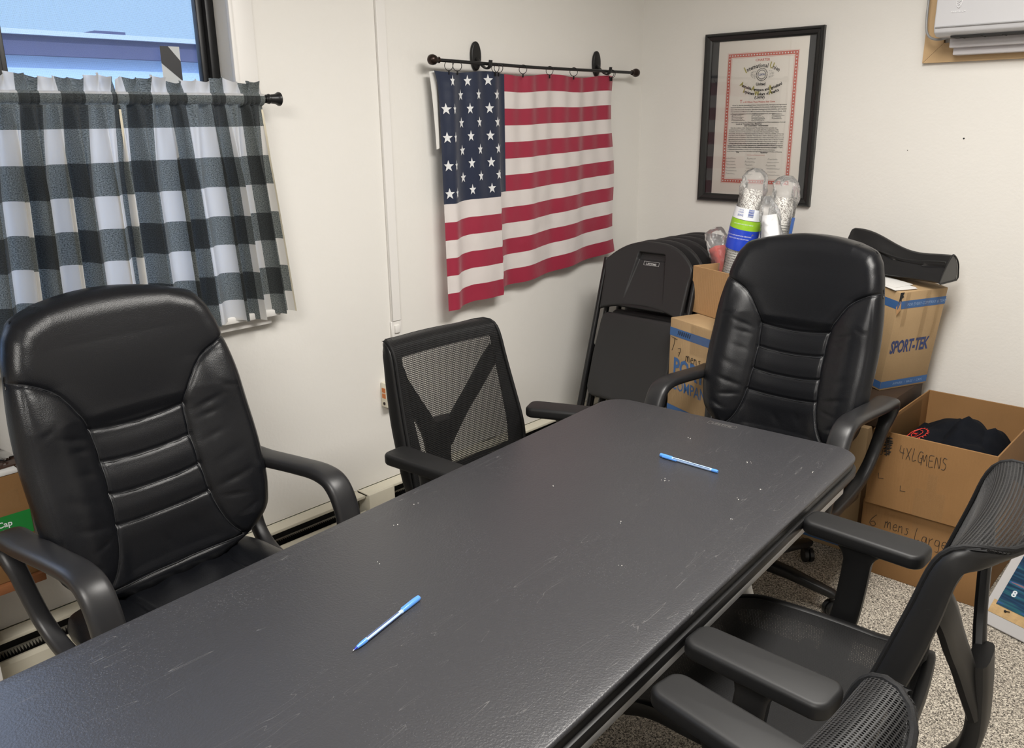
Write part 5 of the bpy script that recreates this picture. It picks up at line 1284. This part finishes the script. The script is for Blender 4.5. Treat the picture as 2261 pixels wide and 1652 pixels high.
mb = MB(); A = [face_m('front', x, .0014, z, SX, SY) @ Vector((0, 0, 0)) for x, z in ((.13, .30), (.26, .30), (.26, .415), (.13, .415))]; mb.add([tuple(p) for p in A], [(0, 1, 2, 3)]); mb.build('packing_tape', M_['tape'], b, smooth=False)
SX, SY, SZ = .262, .26, .185
t, b = carton('cardboard_box', SX, SY, SZ, M_['card_orange'], 'small plain open box holding the cup sleeves beside the folded chairs', open_top=True, th=.004)
t.location = (.840, 2.985, .8245); t.rotation_euler.z = -.38
SBX = t
# ================================================================== CUPS
def frame_axis(p, d, rollv=(0, 0, 1)):
    d = Vector(d).normalized(); r = Vector(rollv); x = r.cross(d).normalized(); y = d.cross(x)
    return Matrix(((x.x, y.x, d.x, p[0]), (x.y, y.y, d.y, p[1]), (x.z, y.z, d.z, p[2]), (0, 0, 0, 1)))
CUPM = mat('printed_paper_cup', (.80, .78, .74), .5); q = NT(CUPM); oc = q.n('ShaderNodeTexCoord').outputs['Object']
nz = q.n('ShaderNodeTexVoronoi'); nz.inputs['Scale'].default_value = 420; q.l(oc, nz.inputs['Vector']); cc = q.n('ShaderNodeSeparateColor'); q.l(nz.outputs['Color'], cc.inputs[0])
sz = q.n('ShaderNodeSeparateXYZ'); q.l(oc, sz.inputs[0]); body_ = q.math('LESS_THAN', sz.outputs[2], .0952)
q.l(q.mix(q.math('MULTIPLY', body_, q.math('GREATER_THAN', cc.outputs[0], .66)), (.82, .80, .76), (.14, .11, .09)), q.b.inputs['Base Color'])
FOAM = mat('white_plastic_cup', (.82, .83, .85), .3)
def cup_mesh(r0, r1, h, lip=.0052, lh=.0042):
    r1 -= .0025 if lip > .002 else 0; mb = MB(); lathe(mb, [(r0*.96, 0), (r0, .001), (r1, h-lh), (r1+lip*.8, h-lh), (r1+lip, h-lh/2), (r1+lip*.8, h), (r1-.001, h), (r1-.002, h-.004), (r0-.002, .006)], None, 22); return mb.mesh('cup')
def sleeve(base, axis, n, pitch, me, m, label, group, flip=False):
    if not me.materials: me.materials.append(m)
    Mx = frame_axis(base, axis)
    for i in range(n):
        o = bpy.data.objects.new('paper_cup' if m is CUPM else 'plastic_cup', me); COL.objects.link(o)
        M2 = Mx @ Matrix.Translation((0, 0, i*pitch))
        if flip: M2 = Mx @ Matrix.Translation((0, 0, i*pitch+.1)) @ Matrix.Rotation(PI, 4, 'X')
        o.matrix_world = M2; tag(o, ('topmost ' if i == n-1 else '')+label, 'cup', group)
def bag(base, axis, prof, label, wrapper=None, seed=0, lettering=None):
    """clear film sleeve about the axis; wrapper = list of (s0,s1,material,name)"""
    rnd = random.Random(seed); Mx = frame_axis(base, axis); k = 30
    V = []; ps = []
    n = 46; zs = np.linspace(prof[0][0], prof[-1][0], n); rs = np.interp(zs, [p[0] for p in prof], [p[1] for p in prof])
    ph = [rnd.uniform(0, 6) for _ in range(5)]
    for i in range(n):
        for j in range(k):
            a = 2*PI*j/k; loose = 1 if zs[i] > prof[-1][0]-.10 else .25
            r = rs[i]*(1+loose*(.10*math.sin(3*a+ph[0]+zs[i]*30)+.07*math.sin(5*a+ph[1]-zs[i]*50)))+.0012*math.sin(8*a+zs[i]*200)
            V.append(tuple(Mx @ Vector((r*math.cos(a), r*math.sin(a), zs[i]))))
    mb = MB(); mb.add(V, [(i*k+j, i*k+(j+1) % k, (i+1)*k+(j+1) % k, (i+1)*k+j) for i in range(n-1) for j in range(k)])
    o = mb.build('cup_sleeve_bag', M_['film'], None); tag(o, label, 'plastic bag', 'clear bags of disposable cups')
    for s0, s1, mm, nm, dz in (wrapper or []):
        V = []; rows = 8
        for i in range(rows):
            for j in range(k+1):
                a = 2*PI*j/k; z = s0+(s1-s0)*i/(rows-1)+dz*math.cos(a)
                r = float(np.interp(z, [p[0] for p in prof], [p[1] for p in prof]))*1.02+.0015
                V.append(tuple(Mx @ Vector((r*math.cos(a), r*math.sin(a), z))))
        mb = MB(); mb.add(V, [(i*(k+1)+j, i*(k+1)+j+1, (i+1)*(k+1)+j+1, (i+1)*(k+1)+j) for i in range(rows-1) for j in range(k)]); mb.build(nm, mm, o)
    return o, Mx
WG = mat('green_print_film', (.30, .55, .03), .3); WB = mat('blue_print_film', (.02, .06, .52), .3); WW = mat('white_print_film', (.80, .82, .86), .35)
cupA = cup_mesh(.032, .043, .10); 
A0 = Vector((.804, 2.955, .845)); A1 = Vector((.862, 3.0, 1.312)); axA = A1-A0
sleeve(A0, axA, 39, .0097, cupA, CUPM, 'printed paper cup nested upside down in the tall clear sleeve', 'paper cups in the tall front sleeve', flip=True)
pr_ = [(0, .034), (.02, .0485), (.18, .049), (.25, .056), (.33, .055), (.41, .049), (.475, .0485), (.49, .044), (.51, .047), (.53, .038), (.545, .014)]
oA, MA = bag(A0, axA, pr_, 'tall clear bag of paper cups with blue and green wrapper band, leaning left', [(.242, .322, WB, 'blue_band', .006), (.322, .358, WG, 'green_band', .006), (.358, .400, WW, 'white_band', .004)], 1)
def wrap_text(mb, Mx, s, size, r, a0, z, flip=True, dirn=1, **kw):
    V, Fc = text_mesh(s, size, 'LEFT', **kw)
    out = []
    for x, y, _ in V:
        if flip: x, y = -x, -y
        a = a0+x/r*dirn; out.append(tuple(Mx @ Vector((r*math.cos(a), r*math.sin(a), z+y))))
    mb.add(out, Fc)
# facing angle of the camera round the sleeve
lc = MA.inverted() @ CAM; AF = math.atan2(lc.y, lc.x)
mb = MB(); wrap_text(mb, MA, 'DIXIE', .010, .0565, AF-.28, .374); wrap_text(mb, MA, 'PERFECT', .006, .0565, AF-.30, .384); wrap_text(mb, MA, 'Touch', .007, .0565, AF-.32, .392)
mb.build('printed_name', mat('blue_lettering', (.02, .07, .40), .4), oA, smooth=False)
mb = MB(); wrap_text(mb, MA, 'DESIGNED FOR BOTH HOT & COLD BEVERAGES', .0062, .0590, AF+.55, .296); wrap_text(mb, MA, 'INSULATED FOR HOT COFFEE', .0062, .0590, AF+.40, .285); wrap_text(mb, MA, 'e', .026, .0590, AF+.66, .276); wrap_text(mb, MA, 'MORE CUPS FOR EVERY DAY', .006, .0590, AF+.5, .340)
mb.build('white_lettering', PW, oA, smooth=False)
mb = MB()
for k in range(9):
    x = .0+k*.0022; wd = (.0012, .0006, .0016)[k % 3]; V = []
    for a_, z in ((AF+.02, .368+x*1.4), (AF+.38, .368+x*1.4), (AF+.38, .368+x*1.4+wd*1.3), (AF+.02, .368+x*1.4+wd*1.3)): V.append(tuple(MA @ Vector((.0572*math.cos(a_), .0572*math.sin(a_), z))))
    mb.add(V, [(0, 1, 2, 3)])
mb.build('barcode', mat('barcode_blue', (.03, .08, .38), .4), oA, smooth=False)
B0 = Vector((.915, 3.04, .86)); B1 = Vector((.955, 3.07, 1.28)); 
sleeve(B0, B1-B0, 34, .0097, cupA, CUPM, 'printed paper cup nested in the clear sleeve behind the plastic cups', 'paper cups in the rear sleeve', flip=True)
oB, MBm = bag(B0, B1-B0, [(0, .034), (.02, .048), (.42, .0485), (.44, .047), (.465, .050), (.485, .038), (.50, .014)], 'clear bag of paper cups with blue edge standing rearmost in the small box', [], 4)
lc = MBm.inverted() @ CAM; AFB = math.atan2(lc.y, lc.x)
mb = MB(); V = []
for i in range(9):
    for j in range(5): a_ = AFB+.85+j*.12; z = .24+i*.014; V.append(tuple(MBm @ Vector((.0535*math.cos(a_), .0535*math.sin(a_), z))))
mb.add(V, [(i*5+j, i*5+j+1, (i+1)*5+j+1, (i+1)*5+j) for i in range(8) for j in range(4)]); mb.build('blue_edge', mat('mid_blue_print_film', (.05, .15, .50), .3), oB)
cupC = cup_mesh(.026, .040, .105, .0020, .0030); C0 = Vector((.993, 2.95, 1.02)); C1 = Vector((.945, 2.955, 1.275))
sleeve(C0, C1-C0, 18, .0062, cupC, FOAM, 'white plastic cup nested in the short stack in front', 'white plastic cups in the short stack', flip=True)
oC, _ = bag(C0+(C1-C0)*.0, C1-C0, [(-.01, .038), (.0, .044), (.10, .044), (.175, .036), (.20, .036), (.24, .030), (.275, .010)], 'short clear bag round the white plastic cups, tied at the top', [], 9)
# red item in a clear bag
REDP = mat('red_plastic_print', (.62, .05, .03), .35)
D0 = Vector((.755, 3.06, .93)); D1 = Vector((.665, 3.09, 1.10)); 
Md = frame_axis(D0, D1-D0); mb = MB(); box(mb, -.040, .040, -.022, .022, 0, .155, .006, 2, M=Md)
tag(mb.build('red_packet', REDP, None), 'red packet inside a clear bag leaning left out of the small box', 'packet')
bag(D0, D1-D0, [(0, .03), (.03, .046), (.15, .050), (.17, .046), (.20, .044), (.225, .034), (.235, .012)], 'clear bag round the red packet leaning left out of the small box', [], 12)

# ================================================================== POSTER BOARD leaning at the right
t = empty('poster_board', (1.872, 2.755, .006), -.30, 'grey framed board with dark blue holographic film leaning by the brown boxes', 'poster')
# local: x along its bottom edge, y up the board after tilt
Mx = Matrix.Rotation(math.radians(50), 4, 'X')
mb = MB(); box(mb, 0, .62, 0, .80, -.012, 0, .002, 1, M=Mx); mb.build('board', mat('grey_board', (.42, .41, .41), .5), t)
mb = MB(); box(mb, .018, .60, .040, .085, 0, .0015, M=Mx); mb.build('cork_strip', mat('cork', (.46, .31, .15), .9, bump=[('noise', 200, .5, .002)], var=(60, .3)), t, smooth=False)
HOLO = mat('holographic_blue_film', (.012, .045, .11), .18); q = NT(HOLO); oc = q.n('ShaderNodeTexCoord').outputs['Object']
mp = q.n('ShaderNodeMapping'); mp.inputs['Rotation'].default_value = (0, 0, .35); mp.inputs['Scale'].default_value = (3, 60, 3); q.l(oc, mp.inputs[0]); nz = q.n('ShaderNodeTexNoise'); nz.inputs['Scale'].default_value = 2.2; nz.inputs['Detail'].default_value = 2; q.l(mp.outputs[0], nz.inputs['Vector'])
rp_ = q.n('ShaderNodeValToRGB'); ee = rp_.color_ramp.elements; ee[0].position = .40; ee[0].color = (.010, .030, .062, 1); ee[1].position = .72; ee[1].color = (.30, .16, .05, 1)
for ps_, cc_ in ((.52, (.014, .045, .10)), (.61, (.02, .10, .12)), (.67, (.03, .07, .28))): x_ = ee.new(ps_); x_.color = (*cc_, 1)
q.l(nz.outputs['Fac'], rp_.inputs[0]); q.l(rp_.outputs[0], q.b.inputs['Base Color'])
mb = MB(); box(mb, .030, .60, .072, .78, .0016, .0030, M=Mx); fl_ = mb.build('holographic_film', HOLO, t, smooth=False)
# wavy beige paper cut-out
pts = [(.60, .74)]+[(.110+.024*math.sin(y*48)+(.0 if y > .2 else (.2-y)*.35), y) for y in np.linspace(.72, .165, 34)]+[(.60, .14)]
mb = MB(); prism(mb, pts[::-1], .0032, .0044, M=Mx); mb.build('beige_paper', mat('beige_paper', (.52, .46, .38), .6), t, smooth=False)
mb = MB(); box(mb, .175, .50, .26, .46, .0046, .0056, M=Mx @ Matrix.Rotation(-.05, 4, 'Z')); mb.build('white_paper', M_['paper'], t, smooth=False)
mb = MB(); add_text(mb, '8', .03, Mx @ Matrix.Translation((.055, .115, .0032)), offset=.0008, extrude=.0002); mb.build('digit', mat('pale_print', (.6, .65, .7), .4), fl_, smooth=False)
mb = MB(); lathe(mb, [(.004, 0), (.004, .003), (.001, .0035)], Mx @ Matrix.Translation((.065, .062, .0015)), 10); tube(mb, [tuple(Mx @ Vector((.065, .062, .004))), tuple(Mx @ Vector((.078, .066, .005)))], .0016, 6); mb.build('screw', M_['black_metal'], t)

# ================================================================== LEFT EDGE : shelf, carton, clipboard, tub
t = empty('low_shelf', (.11, .0, 0), 0, 'low reddish wooden shelf against the window wall, left edge of the picture', 'shelf')
WR = mat('reddish_wood', (.30, .12, .05), .45, var=(6, .25)); mb = MB(); box(mb, -.10, .105, -.7, .585, .455, .478, .002); mb.build('board', WR, t)
for yy_ in (-.65, .44): mb = MB(); box(mb, -.10, .08, yy_-.01, yy_+.01, 0, .455, .001); mb.build('side_panel', M_['trimw'], t)
t, b = carton('cardboard_box', .19, .66, .275, M_['card_brown'], 'brown cardboard box with a green label on the low wooden shelf', group='things on the low shelf'); t.location = (.108, .252, .4785)
GR = mat('green_label', (.015, .22, .04), .5); mb = MB(); Mf = face_m('right', .575, .0008, .112, .19, .66); mb.add([tuple(Mf @ Vector(p)) for p in ((0, 0, 0), (.083, 0, 0), (.083, .062, 0), (0, .062, 0))], [(0, 1, 2, 3)]); mb.build('green_label', GR, b, smooth=False)
mb = MB(); Mf = face_m('right', .580, .0014, .112, .19, .66); add_text(mb, 'Cap', .021, Mf @ Matrix.Translation((0, .034, 0)), offset=.0004); add_text(mb, 'Pens', .019, Mf @ Matrix.Translation((.010, .014, 0)), offset=.0004); mb.build('label_lettering', PW, b, smooth=False)
mb = MB(); Mf = face_m('right', 0, .0006, .185, .19, .62); mb.add([tuple(Mf @ Vector(p)) for p in ((0, 0, 0), (.62, 0, 0), (.62, .05, 0), (0, .05, 0))], [(0, 1, 2, 3)]); mb.build('packing_tape', M_['tape'], b, smooth=False)
mb = MB(); box(mb, .02, .205, .10, .57, .7540, .766, .003); o = mb.build('white_binder', M_['paper'], None); tag(o, 'white rounded binder lying on the box with the green label', 'binder')
t = empty('clipboard', (.13, .46, .7665), .1, 'dark clipboard with a silver clip lying on the white binder', 'clipboard')
mb = MB(); box(mb, -.11, .065, -.20, .13, 0, .004, .001); mb.build('board', mat('dark_board', (.06, .03, .02), .3), t)
mb = MB(); box(mb, -.05, .02, .085, .125, .004, .010, .002); tube(mb, catmull([(-.045, .09, .012), (-.03, .06, .022), (.0, .05, .026), (.03, .06, .022), (.04, .09, .012)], 5), .0035, 8); lathe(mb, [(.008, .010), (.008, .014), (.003, .015)], Matrix.Translation((.03, .10, 0)), 12); mb.build('clip', M_['chrome'], t)
mb = MB(); prism(mb, rrect(.0, .095, -.2, .53, .02, 4), .7665, .95, .004, 2, M=Matrix.Translation((.006, 0, 0))); o = mb.build('storage_tub', mat('pale_grey_tub', (.50, .54, .56), .35), None); tag(o, 'pale grey plastic tub behind the clipboard at the left picture edge', 'tub')
mb = MB(); box(mb, .004, .105, -.205, .535, .951, .961, .003); mb.build('lid', mat('grey_lid', (.40, .44, .46), .35), o)
